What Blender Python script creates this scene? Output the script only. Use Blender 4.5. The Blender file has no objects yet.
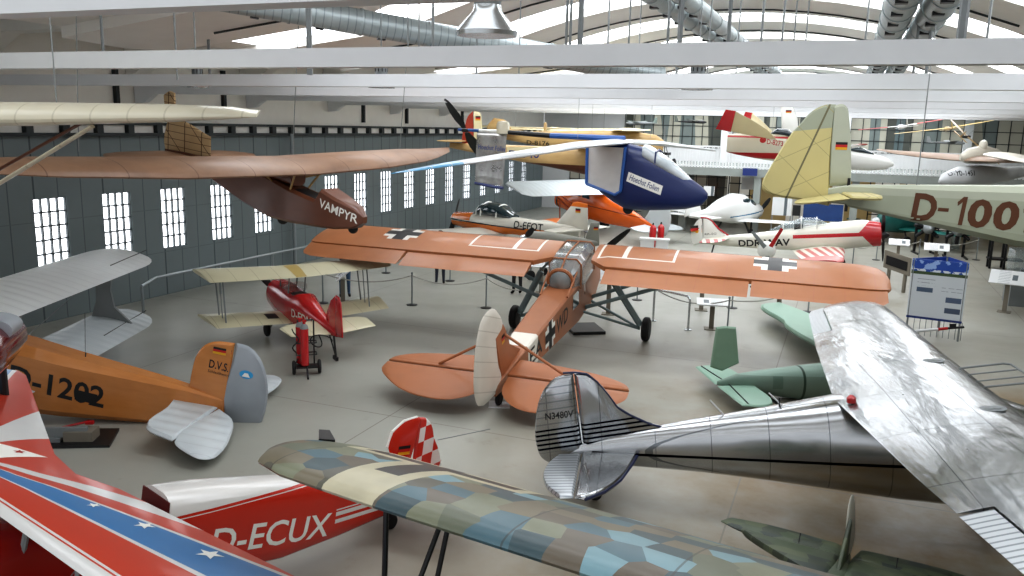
import bpy, bmesh, math, random
from math import sin, cos, pi, radians, sqrt, atan2
from mathutils import Vector, Matrix
from mathutils.bvhtree import BVHTree
random.seed(7)
SC = bpy.context.scene
COL = SC.collection

# ------------------------------------------------------------------ camera (surveyed from the photograph)
EYE = Vector((0, 0, 5.2))
PITCH, ROLL, FPX = radians(11.087), radians(-1.3588), 826.2
HALL_YAW = radians(-21.777)
_fw = Vector((0, cos(PITCH), -sin(PITCH))); _dn = Vector((0, -sin(PITCH), -cos(PITCH))); _rx = Vector((1, 0, 0))
CX = _rx * cos(ROLL) + _dn * sin(ROLL)
CY = -_rx * sin(ROLL) + _dn * cos(ROLL)
cam = bpy.data.cameras.new('camera')
cam.sensor_width = 36; cam.lens = FPX / 1024 * 36; cam.clip_end = 300; cam.clip_start = .1
camo = bpy.data.objects.new('camera', cam); COL.objects.link(camo)
_m = Matrix((CX, -CY, -_fw)).transposed().to_4x4(); _m.translation = EYE
camo.matrix_world = _m
SC.camera = camo

class Frame:
    """local frame of a thing: x forward (nose), y left, z up"""
    def __init__(s, x, y, z, yaw, pitch=0, roll=0, k=1):
        s.m = Matrix.Translation((x, y, z)) @ Matrix.Rotation(radians(yaw), 4, 'Z') @ Matrix.Rotation(-radians(pitch), 4, 'Y') @ Matrix.Rotation(radians(roll), 4, 'X') @ Matrix.Scale(k, 4)
        s.i = s.m.inverted()
        s.o = s.i @ EYE
    def at(s, u, v, ax, val):
        d = CX * ((u - 512) / FPX) + CY * ((v - 288) / FPX) + _fw
        d = s.i.to_3x3() @ d
        return s.o + d * ((val - s.o[ax]) / d[ax])
    def many(s, pts, ax, val):
        return [s.at(u, v, ax, val) for u, v in pts]
WORLD = Frame(0, 0, 0, 0)
HALL = Frame(0, 0, 0, math.degrees(HALL_YAW))     # x across the hall, y along it
def touch(F, x, y, r):
    """local z of a point that stands r above the floor"""
    return (r - (F.m @ Vector((x, y, 0))).z) / (F.m.to_3x3() @ Vector((0, 0, 1))).z
def ground(u, v, z=0): return WORLD.at(u, v, 2, z)
def hall(c, d, z=0): return HALL.m @ Vector((c, d, z))

# ------------------------------------------------------------------ materials
def lin(h):
    h = h.lstrip('#')
    f = lambda c: c / 12.92 if c <= .04045 else ((c + .055) / 1.055) ** 2.4
    return tuple(f(int(h[i:i + 2], 16) / 255) for i in (0, 2, 4)) + (1,)
class S:
    """tiny expression wrapper over math nodes"""
    def __init__(s, t, v): s.t = t; s.v = v
    def op(s, kind, *a):
        n = s.t.nodes.new('ShaderNodeMath'); n.operation = kind
        for i, x in enumerate((s,) + a):
            x = x.v if isinstance(x, S) else x
            if isinstance(x, (int, float)): n.inputs[i].default_value = x
            else: s.t.links.new(x, n.inputs[i])
        return S(s.t, n.outputs[0])
    def __add__(s, o): return s.op('ADD', o)
    def __radd__(s, o): return s.op('ADD', o)
    def __sub__(s, o): return s.op('SUBTRACT', o)
    def __rsub__(s, o): return S(s.t, o).op('SUBTRACT', s)
    def __mul__(s, o): return s.op('MULTIPLY', o)
    def __rmul__(s, o): return s.op('MULTIPLY', o)
    def __truediv__(s, o): return s.op('DIVIDE', o)
    def __neg__(s): return s.op('MULTIPLY', -1.0)
    def __gt__(s, o): return s.op('GREATER_THAN', o)
    def __lt__(s, o): return s.op('LESS_THAN', o)
    def __or__(s, o): return s.op('MAXIMUM', o)
    def abs(s): return s.op('ABSOLUTE')
    def fr(s): return s.op('FRACT')
    def fl(s): return s.op('FLOOR')
    def mod(s, m): return s.op('FLOORED_MODULO', m)
class P:
    def __init__(s, t):
        s.t = t
        tc = t.nodes.new('ShaderNodeTexCoord'); s.co = tc.outputs['Object']
        sx = t.nodes.new('ShaderNodeSeparateXYZ'); t.links.new(s.co, sx.inputs[0])
        s.x, s.y, s.z = (S(t, sx.outputs[i]) for i in range(3))
    def noise(s, scale=3, detail=4, stretch=(1, 1, 1), rough=.55):
        mp = s.t.nodes.new('ShaderNodeMapping'); mp.inputs['Scale'].default_value = stretch; s.t.links.new(s.co, mp.inputs[0])
        n = s.t.nodes.new('ShaderNodeTexNoise'); n.inputs['Scale'].default_value = scale; n.inputs['Detail'].default_value = detail; n.inputs['Roughness'].default_value = rough
        s.t.links.new(mp.outputs[0], n.inputs['Vector']); return S(s.t, n.outputs['Fac'])
    def voro(s, scale=1, stretch=(1, 1, 1), rand=1.0):
        mp = s.t.nodes.new('ShaderNodeMapping'); mp.inputs['Scale'].default_value = stretch; s.t.links.new(s.co, mp.inputs[0])
        n = s.t.nodes.new('ShaderNodeTexVoronoi'); n.voronoi_dimensions = '2D'; n.inputs['Scale'].default_value = scale; n.inputs['Randomness'].default_value = rand
        s.t.links.new(mp.outputs[0], n.inputs['Vector'])
        w = s.t.nodes.new('ShaderNodeSeparateColor'); s.t.links.new(n.outputs['Color'], w.inputs[0]); return S(s.t, w.outputs[0])
    def box(s, a, a0, a1, b=None, b0=0, b1=0):
        m = (a > a0) * (a < a1)
        return m if b is None else m * (b > b0) * (b < b1)
    def ramp(s, fac, cols, const=True):
        r = s.t.nodes.new('ShaderNodeValToRGB'); r.color_ramp.interpolation = 'CONSTANT' if const else 'LINEAR'
        e = r.color_ramp.elements
        while len(e) < len(cols): e.new(.5)
        for i, c in enumerate(cols): e[i].position = i / len(cols) if const else i / (len(cols) - 1); e[i].color = lin(c)
        s.t.links.new(fac.v, r.inputs[0]); return r.outputs[0]
    def mix(s, a, b, f):
        m = s.t.nodes.new('ShaderNodeMix'); m.data_type = 'RGBA'
        for k, c in ((6, a), (7, b)):
            if isinstance(c, str): m.inputs[k].default_value = lin(c)
            else: s.t.links.new(c, m.inputs[k])
        if isinstance(f, S): s.t.links.new(f.v, m.inputs[0])
        else: m.inputs[0].default_value = f
        return m.outputs[2]
    def layers(s, base, *ls):
        for c, f in ls: base = s.mix(base, c, f)
        return base
MATS = {}
def mat(name, col='#888888', rough=.5, metal=0, fn=None, emit=0, alpha=1, bump=None, mottle=.12, coat=0, roughfn=None, spec=.5):
    if name in MATS: return MATS[name]
    m = bpy.data.materials.new(name); m.use_nodes = True; t = m.node_tree
    b = t.nodes['Principled BSDF']; p = P(t)
    if fn: c = fn(p)
    else: c = col
    if mottle:
        n = p.noise(2.2, 5)
        dark = p.mix('#000000', '#000000', 0)
        c = p.mix(c, '#1a1712', (n - .42) * mottle * 2.4 * ((n > .42) * 1.0))
    if isinstance(c, str): b.inputs['Base Color'].default_value = lin(c)
    else: t.links.new(c, b.inputs['Base Color'])
    b.inputs['Metallic'].default_value = metal; b.inputs['Alpha'].default_value = alpha
    b.inputs['Specular IOR Level'].default_value = spec
    if coat: b.inputs['Coat Weight'].default_value = coat; b.inputs['Coat Roughness'].default_value = .12
    b.inputs['Roughness'].default_value = rough
    if roughfn: t.links.new(roughfn(p).v, b.inputs['Roughness'])
    if bump:
        h, dist = bump(p); bn = t.nodes.new('ShaderNodeBump'); bn.inputs['Strength'].default_value = 1; bn.inputs['Distance'].default_value = dist
        t.links.new(h.v, bn.inputs['Height']); t.links.new(bn.outputs[0], b.inputs['Normal'])
    if emit:
        b.inputs['Emission Strength'].default_value = emit
        if isinstance(c, str): b.inputs['Emission Color'].default_value = lin(c)
        else: t.links.new(c, b.inputs['Emission Color'])
    MATS[name] = m
    return m

# ------------------------------------------------------------------ mesh building
def soft(p, lim=62):
    """round an outline: gentle turns become a smooth curve, sharp corners stay"""
    n = len(p); tan = []
    for i in range(n):
        a = p[i] - p[i - 1]; b = p[(i + 1) % n] - p[i]
        if a.length < 1e-6 or b.length < 1e-6 or a.angle(b) > radians(lim): tan.append(None)
        else: tan.append((a.normalized() + b.normalized()).normalized())
    out = []
    for i in range(n):
        a, b = p[i], p[(i + 1) % n]; L = (b - a).length; out.append(a)
        ta, tb = tan[i], tan[(i + 1) % n]
        if ta is None and tb is None: continue
        ta = ta or (b - a).normalized(); tb = tb or (b - a).normalized()
        for q in (.25, .5, .75):
            h = 3 * q * q - 2 * q ** 3
            out.append(a * (1 - h) + b * h + ta * (L * (q ** 3 - 2 * q * q + q)) + tb * (L * (q ** 3 - q * q)))
    return out
class MB:
    def __init__(s): s.v = []; s.f = []; s.m = []; s.mats = []; s.k = 0
    def use(s, m):
        if m not in s.mats: s.mats.append(m)
        s.k = s.mats.index(m); return s
    def face(s, idx): s.f.append(tuple(idx)); s.m.append(s.k)
    def add(s, pts, faces):
        o = len(s.v); s.v += [Vector(p) for p in pts]
        for f in faces: s.face([i + o for i in f])
        return o
    def loft(s, secs, cap0=True, cap1=True, closed=True):
        n = len(secs[0]); o = len(s.v)
        for q in secs: s.v += [Vector(p) for p in q]
        for i in range(len(secs) - 1):
            for j in range(n if closed else n - 1):
                a = o + i * n + j; b = o + i * n + (j + 1) % n
                s.face((a, b, b + n, a + n))
        if cap0: s.face([o + j for j in range(n)][::-1])
        if cap1: s.face([o + (len(secs) - 1) * n + j for j in range(n)])
        return s
    def tube(s, p0, p1, r, r1=None, n=8, flat=None):
        p0, p1 = Vector(p0), Vector(p1); d = (p1 - p0).normalized()
        a = d.cross(Vector(flat) if flat else (Vector((0, 0, 1)) if abs(d.z) < .9 else Vector((1, 0, 0)))).normalized(); b = d.cross(a)
        r1 = r if r1 is None else r1
        k = .4 if flat else 1
        ring = lambda c, q: [c + a * (q * k * cos(2 * pi * i / n)) + b * (q * sin(2 * pi * i / n)) for i in range(n)]
        return s.loft([ring(p0, r), ring(p1, r1)])
    def pipe(s, pts, r, n=6):
        for i in range(len(pts) - 1): s.tube(pts[i], pts[i + 1], r, n=n)
        return s
    def box(s, lo, hi):
        x0, y0, z0 = lo; x1, y1, z1 = hi
        s.add([(x0, y0, z0), (x1, y0, z0), (x1, y1, z0), (x0, y1, z0), (x0, y0, z1), (x1, y0, z1), (x1, y1, z1), (x0, y1, z1)],
              [(3, 2, 1, 0), (4, 5, 6, 7), (0, 1, 5, 4), (1, 2, 6, 5), (2, 3, 7, 6), (3, 0, 4, 7)]); return s
    def obox(s, c, ax, ay, az):
        c, ax, ay, az = map(Vector, (c, ax, ay, az)); P8 = []
        for k in (-1, 1):
            for i, j in ((-1, -1), (1, -1), (1, 1), (-1, 1)): P8.append(c + ax * i + ay * j + az * k)
        s.add(P8, [(3, 2, 1, 0), (4, 5, 6, 7), (0, 1, 5, 4), (1, 2, 6, 5), (2, 3, 7, 6), (3, 0, 4, 7)]); return s
    def lathe(s, c, axis, prof, n=20):
        """prof: (distance along axis, radius)"""
        c = Vector(c); d = Vector(axis).normalized()
        a = d.cross(Vector((0, 0, 1)) if abs(d.z) < .9 else Vector((1, 0, 0))).normalized(); b = d.cross(a)
        return s.loft([[c + d * h + a * (max(r, .0005) * cos(2 * pi * i / n)) + b * (max(r, .0005) * sin(2 * pi * i / n)) for i in range(n)] for h, r in prof])
    def ball(s, c, r, n=14):
        return s.lathe(Vector(c) - Vector((0, 0, r)), (0, 0, 1), [(r - r * cos(pi * i / 8), r * sin(pi * i / 8)) for i in range(9)], n)
    def wheel(s, c, axle, r, w, n=20):
        q = w / 2
        return s.lathe(Vector(c) - Vector(axle).normalized() * q, axle, [(0, r * .45), (.0, r * .8), (w * .2, r * .97), (w * .5, r), (w * .8, r * .97), (w, r * .8), (w, r * .45)], n)
    def fus(s, st, n=24, cap=True):
        """stations: (x, width, z bottom, z top, exponent[, y])"""
        secs = []
        for q in st:
            x, w, z0, z1, e = q[:5]; yc = q[5] if len(q) > 5 else 0; R = []
            for i in range(n):
                a = 2 * pi * (i + .5) / n; ca, sa = cos(a), sin(a)
                R.append(Vector((x, yc + w / 2 * math.copysign(abs(ca) ** (2 / e), ca), (z0 + z1) / 2 + (z1 - z0) / 2 * math.copysign(abs(sa) ** (2 / e), sa))))
            secs.append(R)
        return s.loft(secs, cap, cap)
    def fusb(s, st, ch=.12):
        """slab-sided body: (x, width, z bottom, z top[, y]) with chamfered corners"""
        R = []
        for q in st:
            x, w, z0, z1 = q[:4]; y = q[4] if len(q) > 4 else 0; h = w / 2; k = min(w, z1 - z0) * ch
            R.append([(x, y + h, z0 + k), (x, y + h, z1 - k), (x, y + h - k, z1), (x, y - h + k, z1), (x, y - h, z1 - k), (x, y - h, z0 + k), (x, y - h + k, z0), (x, y + h - k, z0)])
        return s.loft(R)
    def wing(s, secs, t=.11, n=9, up=(0, 0, 1), camber=.02, c0=0., c1=1.):
        """secs: (leading edge, trailing edge[, thickness]) pairs; c0..c1 is the slice of the chord that is built"""
        up = Vector(up); R = []
        def yt(c, t): return 5 * t * (.2969 * sqrt(c) - .126 * c - .3516 * c * c + .2843 * c ** 3 - .1036 * c ** 4)
        cs = [c0 + (c1 - c0) * (1 - cos(pi * i / n)) / 2 for i in range(n + 1)] if c0 == 0 else [c0 + (c1 - c0) * i / n for i in range(n + 1)]
        for q in secs:
            le, te = Vector(q[0]), Vector(q[1]); tt = q[2] if len(q) > 2 else t; ch = (te - le).length
            top = [le.lerp(te, c) + up * ch * (yt(c, tt) + camber * 4 * c * (1 - c)) for c in cs]
            bot = [le.lerp(te, c) + up * ch * (-yt(c, tt) * .8 + camber * 4 * c * (1 - c)) for c in cs]
            R.append(top[::-1] + (bot[1:] if c0 == 0 else bot))
        return s.loft(R)
    def plate(s, pts, ax, t, rim=.82, sm=True):
        """thin rounded-edge surface (fin, tailplane half) from a closed outline; ax is its thin axis"""
        pts = [Vector(p) for p in pts]; pts = soft(pts) if sm else pts; c = sum(pts, Vector()) / len(pts); n = len(pts)
        d = Vector((0, 0, 0)); d[ax] = t / 2
        inn = [c + (p - c) * rim for p in pts]
        return s.loft([[p - d for p in inn], [p - d * .5 for p in [c + (p - c) * .97 for p in pts]], pts, [p + d * .5 for p in [c + (p - c) * .97 for p in pts]], [p + d for p in inn]])
    def slab(s, pts, off):
        off = Vector(off); return s.loft([[Vector(p) for p in pts], [Vector(p) + off for p in pts]])
    def bvh(s): return BVHTree.FromPolygons([tuple(v) for v in s.v], s.f)
    def decal(s, polys, m, nrm, tree=None, off=.004):
        """flat polygons pushed along -nrm onto the surface already built"""
        s.use(m); nrm = Vector(nrm).normalized(); tree = tree or s.bvh()
        for pts, faces in polys:
            out = []
            for p in pts:
                h = tree.ray_cast(Vector(p) + nrm * 3, -nrm)
                out.append((h[0] if h[0] is not None else Vector(p)) + nrm * off)
            s.add(out, faces)
        return s
    def quad(s, c4, m, nrm, tree=None, k=6, off=.004):
        a, b, c, d = map(Vector, c4); pts = []; fs = []
        for i in range(k + 1):
            for j in range(k + 1): pts.append(a.lerp(b, i / k).lerp(d.lerp(c, i / k), j / k))
        for i in range(k):
            for j in range(k): q = i * (k + 1) + j; fs.append((q, q + k + 1, q + k + 2, q + 1))
        return s.decal([(pts, fs)], m, nrm, tree, off)
    def text(s, body, m, o, right, up, w, h, bold=.0, shear=0, tree=None, off=.004, nrm=None, proj=True):
        """lettering w x h metres with its lower left corner at o"""
        cu = bpy.data.curves.new('t', 'FONT'); cu.body = body; cu.size = 1; cu.offset = bold; cu.shear = shear; cu.resolution_u = 3
        ob = bpy.data.objects.new('t', cu); COL.objects.link(ob)
        dg = bpy.context.evaluated_depsgraph_get(); me = bpy.data.meshes.new_from_object(ob.evaluated_get(dg))
        vs = [v.co.copy() for v in me.vertices]; fs = [tuple(p.vertices) for p in me.polygons]
        bpy.data.objects.remove(ob); bpy.data.curves.remove(cu); bpy.data.meshes.remove(me)
        if proj:                                    # cut the letters fine enough to follow a curved surface
            bm = bmesh.new(); bv = [bm.verts.new(v) for v in vs]
            for f in fs:
                try: bm.faces.new([bv[i] for i in f])
                except ValueError: pass
            xs = [v.x for v in vs]; ys = [v.y for v in vs]; st = (max(ys) - min(ys)) / 7
            for ax, a0, a1 in ((0, min(xs), max(xs)), (1, min(ys), max(ys))):
                q = a0 + st
                while q < a1:
                    bmesh.ops.bisect_plane(bm, geom=bm.verts[:] + bm.edges[:] + bm.faces[:], plane_co=(q if ax == 0 else 0, q if ax == 1 else 0, 0), plane_no=(1, 0, 0) if ax == 0 else (0, 1, 0)); q += st
            bm.verts.index_update(); vs = [v.co.copy() for v in bm.verts]; fs = [tuple(v.index for v in f.verts) for f in bm.faces]; bm.free()
        x0 = min(v.x for v in vs); x1 = max(v.x for v in vs); y0 = min(v.y for v in vs); y1 = max(v.y for v in vs)
        o, right, up = Vector(o), Vector(right).normalized(), Vector(up).normalized()
        nrm = Vector(nrm) if nrm else right.cross(up)
        pts = [o + right * ((v.x - x0) / (x1 - x0) * w) + up * ((v.y - y0) / (y1 - y0) * h) for v in vs]
        if proj: return s.decal([(pts, fs)], m, nrm, tree, off)
        s.use(m); s.add([p + nrm * off for p in pts], fs); return s
    def obj(s, name, parent=None, smooth=True, angle=35, label=None, base=None):
        me = bpy.data.meshes.new(name); me.from_pydata([tuple(v) for v in s.v], [], s.f); me.validate()
        for m in s.mats: me.materials.append(m)
        if len(me.polygons) == len(s.m): me.polygons.foreach_set('material_index', s.m)
        bm = bmesh.new(); bm.from_mesh(me)
        bmesh.ops.recalc_face_normals(bm, faces=bm.faces); bm.to_mesh(me); bm.free()
        if smooth:
            me.polygons.foreach_set('use_smooth', [True] * len(me.polygons)); me.set_sharp_from_angle(angle=radians(angle))
        o = bpy.data.objects.new(name, me); COL.objects.link(o)
        if parent: o.parent = parent
        if base is not None: o.matrix_world = base
        if label: o['label'] = label
        return o
def _split(s, name, parent):
    """every separate piece becomes a part of its own"""
    up = list(range(len(s.v)))
    def root(i):
        while up[i] != i: up[i] = up[up[i]]; i = up[i]
        return i
    for f in s.f:
        for j in f[1:]: up[root(j)] = root(f[0])
    isl = {}
    for f, k in zip(s.f, s.m): isl.setdefault(root(f[0]), []).append((f, k))
    for fs in isl.values():
        ids = sorted({i for f, _ in fs for i in f}); mp = {i: n for n, i in enumerate(ids)}
        b = MB(); b.mats = s.mats; b.v = [s.v[i] for i in ids]; b.f = [tuple(mp[i] for i in f) for f, _ in fs]; b.m = [k for _, k in fs]; o = b.obj(name, parent)
    return o
MB.split = _split
def mb(m): return MB().use(m)
def tag(o, label, cat, group=None, kind=None):
    o['label'] = label; o['category'] = cat
    if group: o['group'] = group
    if kind: o['kind'] = kind
    return o
def thing(name, label, cat, fr, group=None):
    o = bpy.data.objects.new(name, None); COL.objects.link(o); o.empty_display_size = .2
    o.matrix_world = fr.m; return tag(o, label, cat, group)
def struct(o): o['kind'] = 'structure'; return o
def kids(o): return [c for c in bpy.data.objects if c.parent == o]
def dup(root, m=None, label=None, group=None):
    r = root.copy(); COL.objects.link(r)
    if m is not None: r.matrix_world = m
    if label: r['label'] = label
    if group: r['group'] = group
    for ch in kids(root):
        if ch == r: continue
        c = ch.copy(); COL.objects.link(c); c.parent = r
        for g in kids(ch):
            d = g.copy(); COL.objects.link(d); d.parent = c
    return r
def mirror(pts): return [Vector((p[0], -p[1], p[2])) for p in pts]
def prop(root, c, L, m, spin_m, ang, r_sp=.12, blades=2, w=.11, axis='x', name='propeller', ex=.35):
    """propeller in the local yz plane at c"""
    b = mb(m); c = Vector(c)
    for k in range(blades):
        a = ang + 2 * pi * k / blades; d = Vector((0, cos(a), sin(a))); e = Vector((ex, -sin(a) * .94, cos(a) * .94)).normalized(); nn = d.cross(e)
        secs = []
        for q, ww in ((.08, .45), (.3, .9), (.55, 1.), (.8, .8), (.95, .5), (1, .15)):
            cc = c + d * L * q; ww *= w; tt = .022 * (1.25 - q)
            tw = e * cos(.5 - q * .4) + nn * sin(.5 - q * .4) * .6
            secs.append([cc + tw * ww, cc + nn * tt, cc - tw * ww, cc - nn * tt])
        b.loft(secs)
    o = b.obj(name, root)
    if r_sp: mb(spin_m).lathe(c - Vector((.1, 0, 0)), (1, 0, 0), [(0, r_sp), (.1, r_sp), (.2, r_sp * .8), (.28, r_sp * .45), (.32, 0)]).obj('spinner', o)
    return o
# ------------------------------------------------------------------ shared materials
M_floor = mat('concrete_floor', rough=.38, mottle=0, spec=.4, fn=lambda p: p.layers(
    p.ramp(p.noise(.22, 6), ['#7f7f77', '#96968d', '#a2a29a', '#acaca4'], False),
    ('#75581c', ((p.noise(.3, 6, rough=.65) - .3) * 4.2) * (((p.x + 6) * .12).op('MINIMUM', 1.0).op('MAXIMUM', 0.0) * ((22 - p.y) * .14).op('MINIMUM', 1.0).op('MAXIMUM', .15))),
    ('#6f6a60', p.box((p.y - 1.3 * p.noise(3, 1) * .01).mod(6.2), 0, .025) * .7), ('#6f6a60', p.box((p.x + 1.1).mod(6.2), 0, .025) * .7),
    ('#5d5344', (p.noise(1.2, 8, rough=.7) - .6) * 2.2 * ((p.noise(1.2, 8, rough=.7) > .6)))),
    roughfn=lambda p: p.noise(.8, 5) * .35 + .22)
M_door = mat('grey_door_steel', rough=.55, mottle=.05, fn=lambda p: p.layers('#6d7779', ('#4c5558', p.box((p.y - .05).mod(.69), 0, .03)), ('#3f494c', p.box((p.y - .05).mod(2.07), 0, .05)), ('#5d6769', p.box(p.z.mod(1.28), 0, .02))))
M_cream = mat('cream_plaster', '#e3e1db', .85, mottle=.05)
M_white = mat('white_paint', '#d9dadb', .6, mottle=.04)
M_beam = mat('white_beam_paint', '#d6d8da', .6, mottle=.05)
M_rib = mat('cream_rib_concrete', '#e8e6e1', .8, mottle=.05)
M_steel = mat('dark_steel', '#2e3335', .5, .3)
M_pipe = mat('grey_pipe', '#8d9496', .4, .5)
M_glow = mat('daylight_pane', '#f4f7fb', .5, emit=3.5, mottle=0)
M_sky_far = mat('roof_glazing_far', '#f2f6fb', .5, emit=7.5, mottle=0)
M_sky_near = mat('roof_glazing_near', '#f2f6fb', .5, emit=1.8, mottle=0)
M_sky = mat('roof_glazing', '#f2f6fb', .5, emit=5.2, mottle=0)
M_muntin = mat('window_bar', '#4b5356', .5)
M_duct = mat('galvanised_duct', rough=.42, metal=.45, mottle=0, fn=lambda p: p.layers('#a3acae', ('#868f91', p.box(p.z.mod(.14), 0, .02)), ('#bac2c4', (p.noise(3, 4) - .5) * 2)))
M_dark = mat('black_paint', '#17181a', .45)
M_chrome = mat('bright_metal', '#c3c7c9', .25, .9, mottle=0)
M_red = mat('signal_red', '#b3161b', .3, coat=.5)
M_rubber = mat('black_rubber', '#1a1a1b', .7)
M_white_gloss = mat('white_gloss', '#e4e4df', .25, coat=.4, mottle=.04)
M_ink = mat('black_lettering', '#151515', .5, mottle=0)
M_pap = mat('white_lettering', '#ecebe4', .5, mottle=0)
M_gold = mat('flag_gold', '#d9a21c', .5, mottle=0)
M_flagred = mat('flag_red', '#b8201d', .5, mottle=0)
M_navy = mat('navy_blue', '#1b2f6e', .4, coat=.3)
M_glass = mat('canopy_glass', '#9fb0b6', .05, alpha=.32, mottle=0, coat=1)
M_dkglass = mat('dark_canopy_glass', '#20333a', .06, mottle=0, coat=1)
M_wood = mat('plywood', rough=.4, fn=lambda p: p.ramp(p.noise(2, 5, (1, 6, 6)), ['#8d7146', '#b39564', '#c5a873'], False), mottle=.1)
M_cable = mat('steel_cable', '#8b8f8f', .4, .6, mottle=0)
M_grey = mat('grey_paint', '#7e8384', .5)

def flag(b, x0, x1, z0, z1, y, nrm, ax='xz', tree=None):
    """black-red-gold bands, top to bottom"""
    for i, m in enumerate((M_ink, M_flagred, M_gold)):
        a = z1 - (z1 - z0) * i / 3; c = z1 - (z1 - z0) * (i + 1) / 3
        b.quad([(x0, y, a), (x1, y, a), (x1, y, c), (x0, y, c)], m, nrm, tree, 2)

# ------------------------------------------------------------------ hall shell (hall frame: x across, y along)
HM = HALL.m
WL, D0, D1 = -18.6, 2.0, 51.5
def hobj(b, name, smooth=False): return struct(b.obj(name, None, smooth, base=HM))
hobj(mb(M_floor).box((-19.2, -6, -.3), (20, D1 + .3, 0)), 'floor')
# left wall of folding steel doors with a row of barred windows
WIN = [14.53 + 2.068 * k for k in range(-3, 18) if k not in (5,)]
WIN = [w for w in WIN if w < 49.5]
ww, z0, z1 = .95, 1.38, 3.15
b = mb(M_door)
b.box((WL - .25, D0, 0), (WL, D1, z0)); b.box((WL - .25, D0, z1), (WL, D1, 4.75))
e = [D0] + [q for w in WIN for q in (w, w + ww)] + [D1]
for i in range(0, len(e), 2): b.box((WL - .25, e[i], z0), (WL, e[i + 1], z1))
hobj(b, 'wall_left')
hobj(mb(M_cream).box((WL - .25, D0, 5.05), (WL - .02, D1, 8.2)).box((WL - .25, D0, 4.75), (WL - .12, D1, 5.05)), 'wall_upper_left')
for i, w in enumerate(WIN):
    f = mb(M_muntin)
    for k in range(5): yy = w + ww * k / 4; f.box((WL - .1, yy - .018, z0), (WL - .03, yy + .018, z1))
    for k in range(6): zz = z0 + (z1 - z0) * k / 5; f.box((WL - .1, w, zz - .018), (WL - .03, w + ww, zz + .018))
    o = hobj(f, 'window_%d' % (i + 1))
    mb(M_glow).box((WL - .13, w, z0), (WL - .11, w + ww, z1)).obj('pane', o, False)
b = mb(M_steel); b.box((WL - .02, D0, 4.68), (WL + .22, D1, 4.77)); b.box((WL - .02, D0, 4.98), (WL + .2, D1, 5.06))
k = D0
while k < D1: b.box((WL + .02, k, 4.77), (WL + .2, k + .2, 4.98)); k += 1.03
hobj(b, 'trim_door_rail')
b = mb(M_cream); k = D0 + .22
while k < D1: b.box((WL, k, 4.77), (WL + .06, k + .8, 4.98)); k += 1.03
hobj(b, 'trim_rail_panels')
b = mb(M_steel)
for d in (17.2, 21.4, 29.6, 33.2, 39.0): b.box((WL - .02, d, 5.2), (WL + .1, d + .12, 6.7))
hobj(b, 'trim_wall_posts')
hobj(mb(M_pipe).tube((WL + .25, 24.6, 0), (WL + .25, 24.6, 4.75), .07, n=10), 'trim_standpipe')
b = mb(M_pipe).pipe([(WL + 1.3, 16.5, 0), (WL + 1.3, 16.5, .75), (WL + 1.3, 17, .9), (WL + 1.3, 24.4, .9)], .04)
for d in (19.5, 22): b.tube((WL + 1.3, d, 0), (WL + 1.3, d, .9), .03)
tag(b.obj('guard_rail', None, True, base=HM), 'long grey tubular guard rail along the foot of the dark door wall', 'railing')
# tie beams, arched ribs, roof glazing
AC, AZ, AR = -3.2, 8.35, 16.5
def arc(c):
    q = max(c, -9.2); z = AZ - AR + sqrt(AR * AR - (q - AC) ** 2)
    return z - (q - c) * .12
CA, CB = -14.0, 5.0
cs = [CA + (CB - CA) * i / 24 for i in range(25)]
for k in range(0, 8):
    d = 4.65 * (.85 + k)
    b = mb(M_beam).box((WL, d, 5.84), (14, d + .22, 6.06))
    b.slab([(WL, d + .02, 5.84), (WL + .7, d + .02, 5.84), (WL + .35, d + .02, 5.62), (WL, d + .02, 5.58)], (0, .18, 0))
    hobj(b, 'ceiling_beam_%d' % (k + 1))
for k in range(-2, 11):
    d = 4.65 * (.85 + k); w = 1.42
    secs = [[(c, d - w, arc(c) + .25), (c, d - w, arc(c)), (c, d - .12, arc(c) - .06), (c, d + .12, arc(c) - .06), (c, d + w, arc(c)), (c, d + w, arc(c) + .25)] for c in cs]
    hobj(mb(M_rib).loft(secs), 'ceiling_rib_%d' % (k + 1), True)
    # conduit under the rib, folded side ceiling
    hobj(mb(M_steel).pipe([(c, d, arc(c) - .1) for c in cs[3:22]], .022, 5), 'trim_conduit_%d' % (k + 3))
    b = mb(M_cream)
    b.slab([(WL, d - 2.33, 7.55), (CA, d - 2.33, arc(CA) + .35), (CA, d + 2.33, arc(CA) + .35), (WL, d + 2.33, 7.55)], (0, 0, .15))
    b.slab([(WL, d - .25, 6.2), (WL + 1.4, d - .25, 6.95), (CA - .3, d - .25, 6.98), (CA, d - .25, arc(CA) + .1), (CA, d - .25, arc(CA) + .35), (WL, d - .25, 7.5)], (0, .5, 0))
    b.slab([(CB, d - 2.33, arc(CB) + .3), (14, d - 2.33, 6.7), (14, d + 2.33, 6.7), (CB, d + 2.33, arc(CB) + .3)], (0, 0, .15))
    hobj(b, 'ceiling_side_%d' % (k + 3))
    if k < 10:
        d2 = d + 4.65
        secs = [[(c, d + w - .05, arc(c) + .2), (c, d2 - w + .05, arc(c) + .2)] for c in cs]
        j = 1 if k > 1 or k < 1 else 5
        hobj(mb(M_cream).loft(secs[:j + 1], False, False, False), 'ceiling_infill_%d' % (k + 3))
        b = mb(M_sky_near if k < 1 else M_sky if k < 5 else M_sky_far); b.loft(secs[j:], False, False, False)
        hobj(b, 'window_skylight_%d' % (k + 3))
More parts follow.
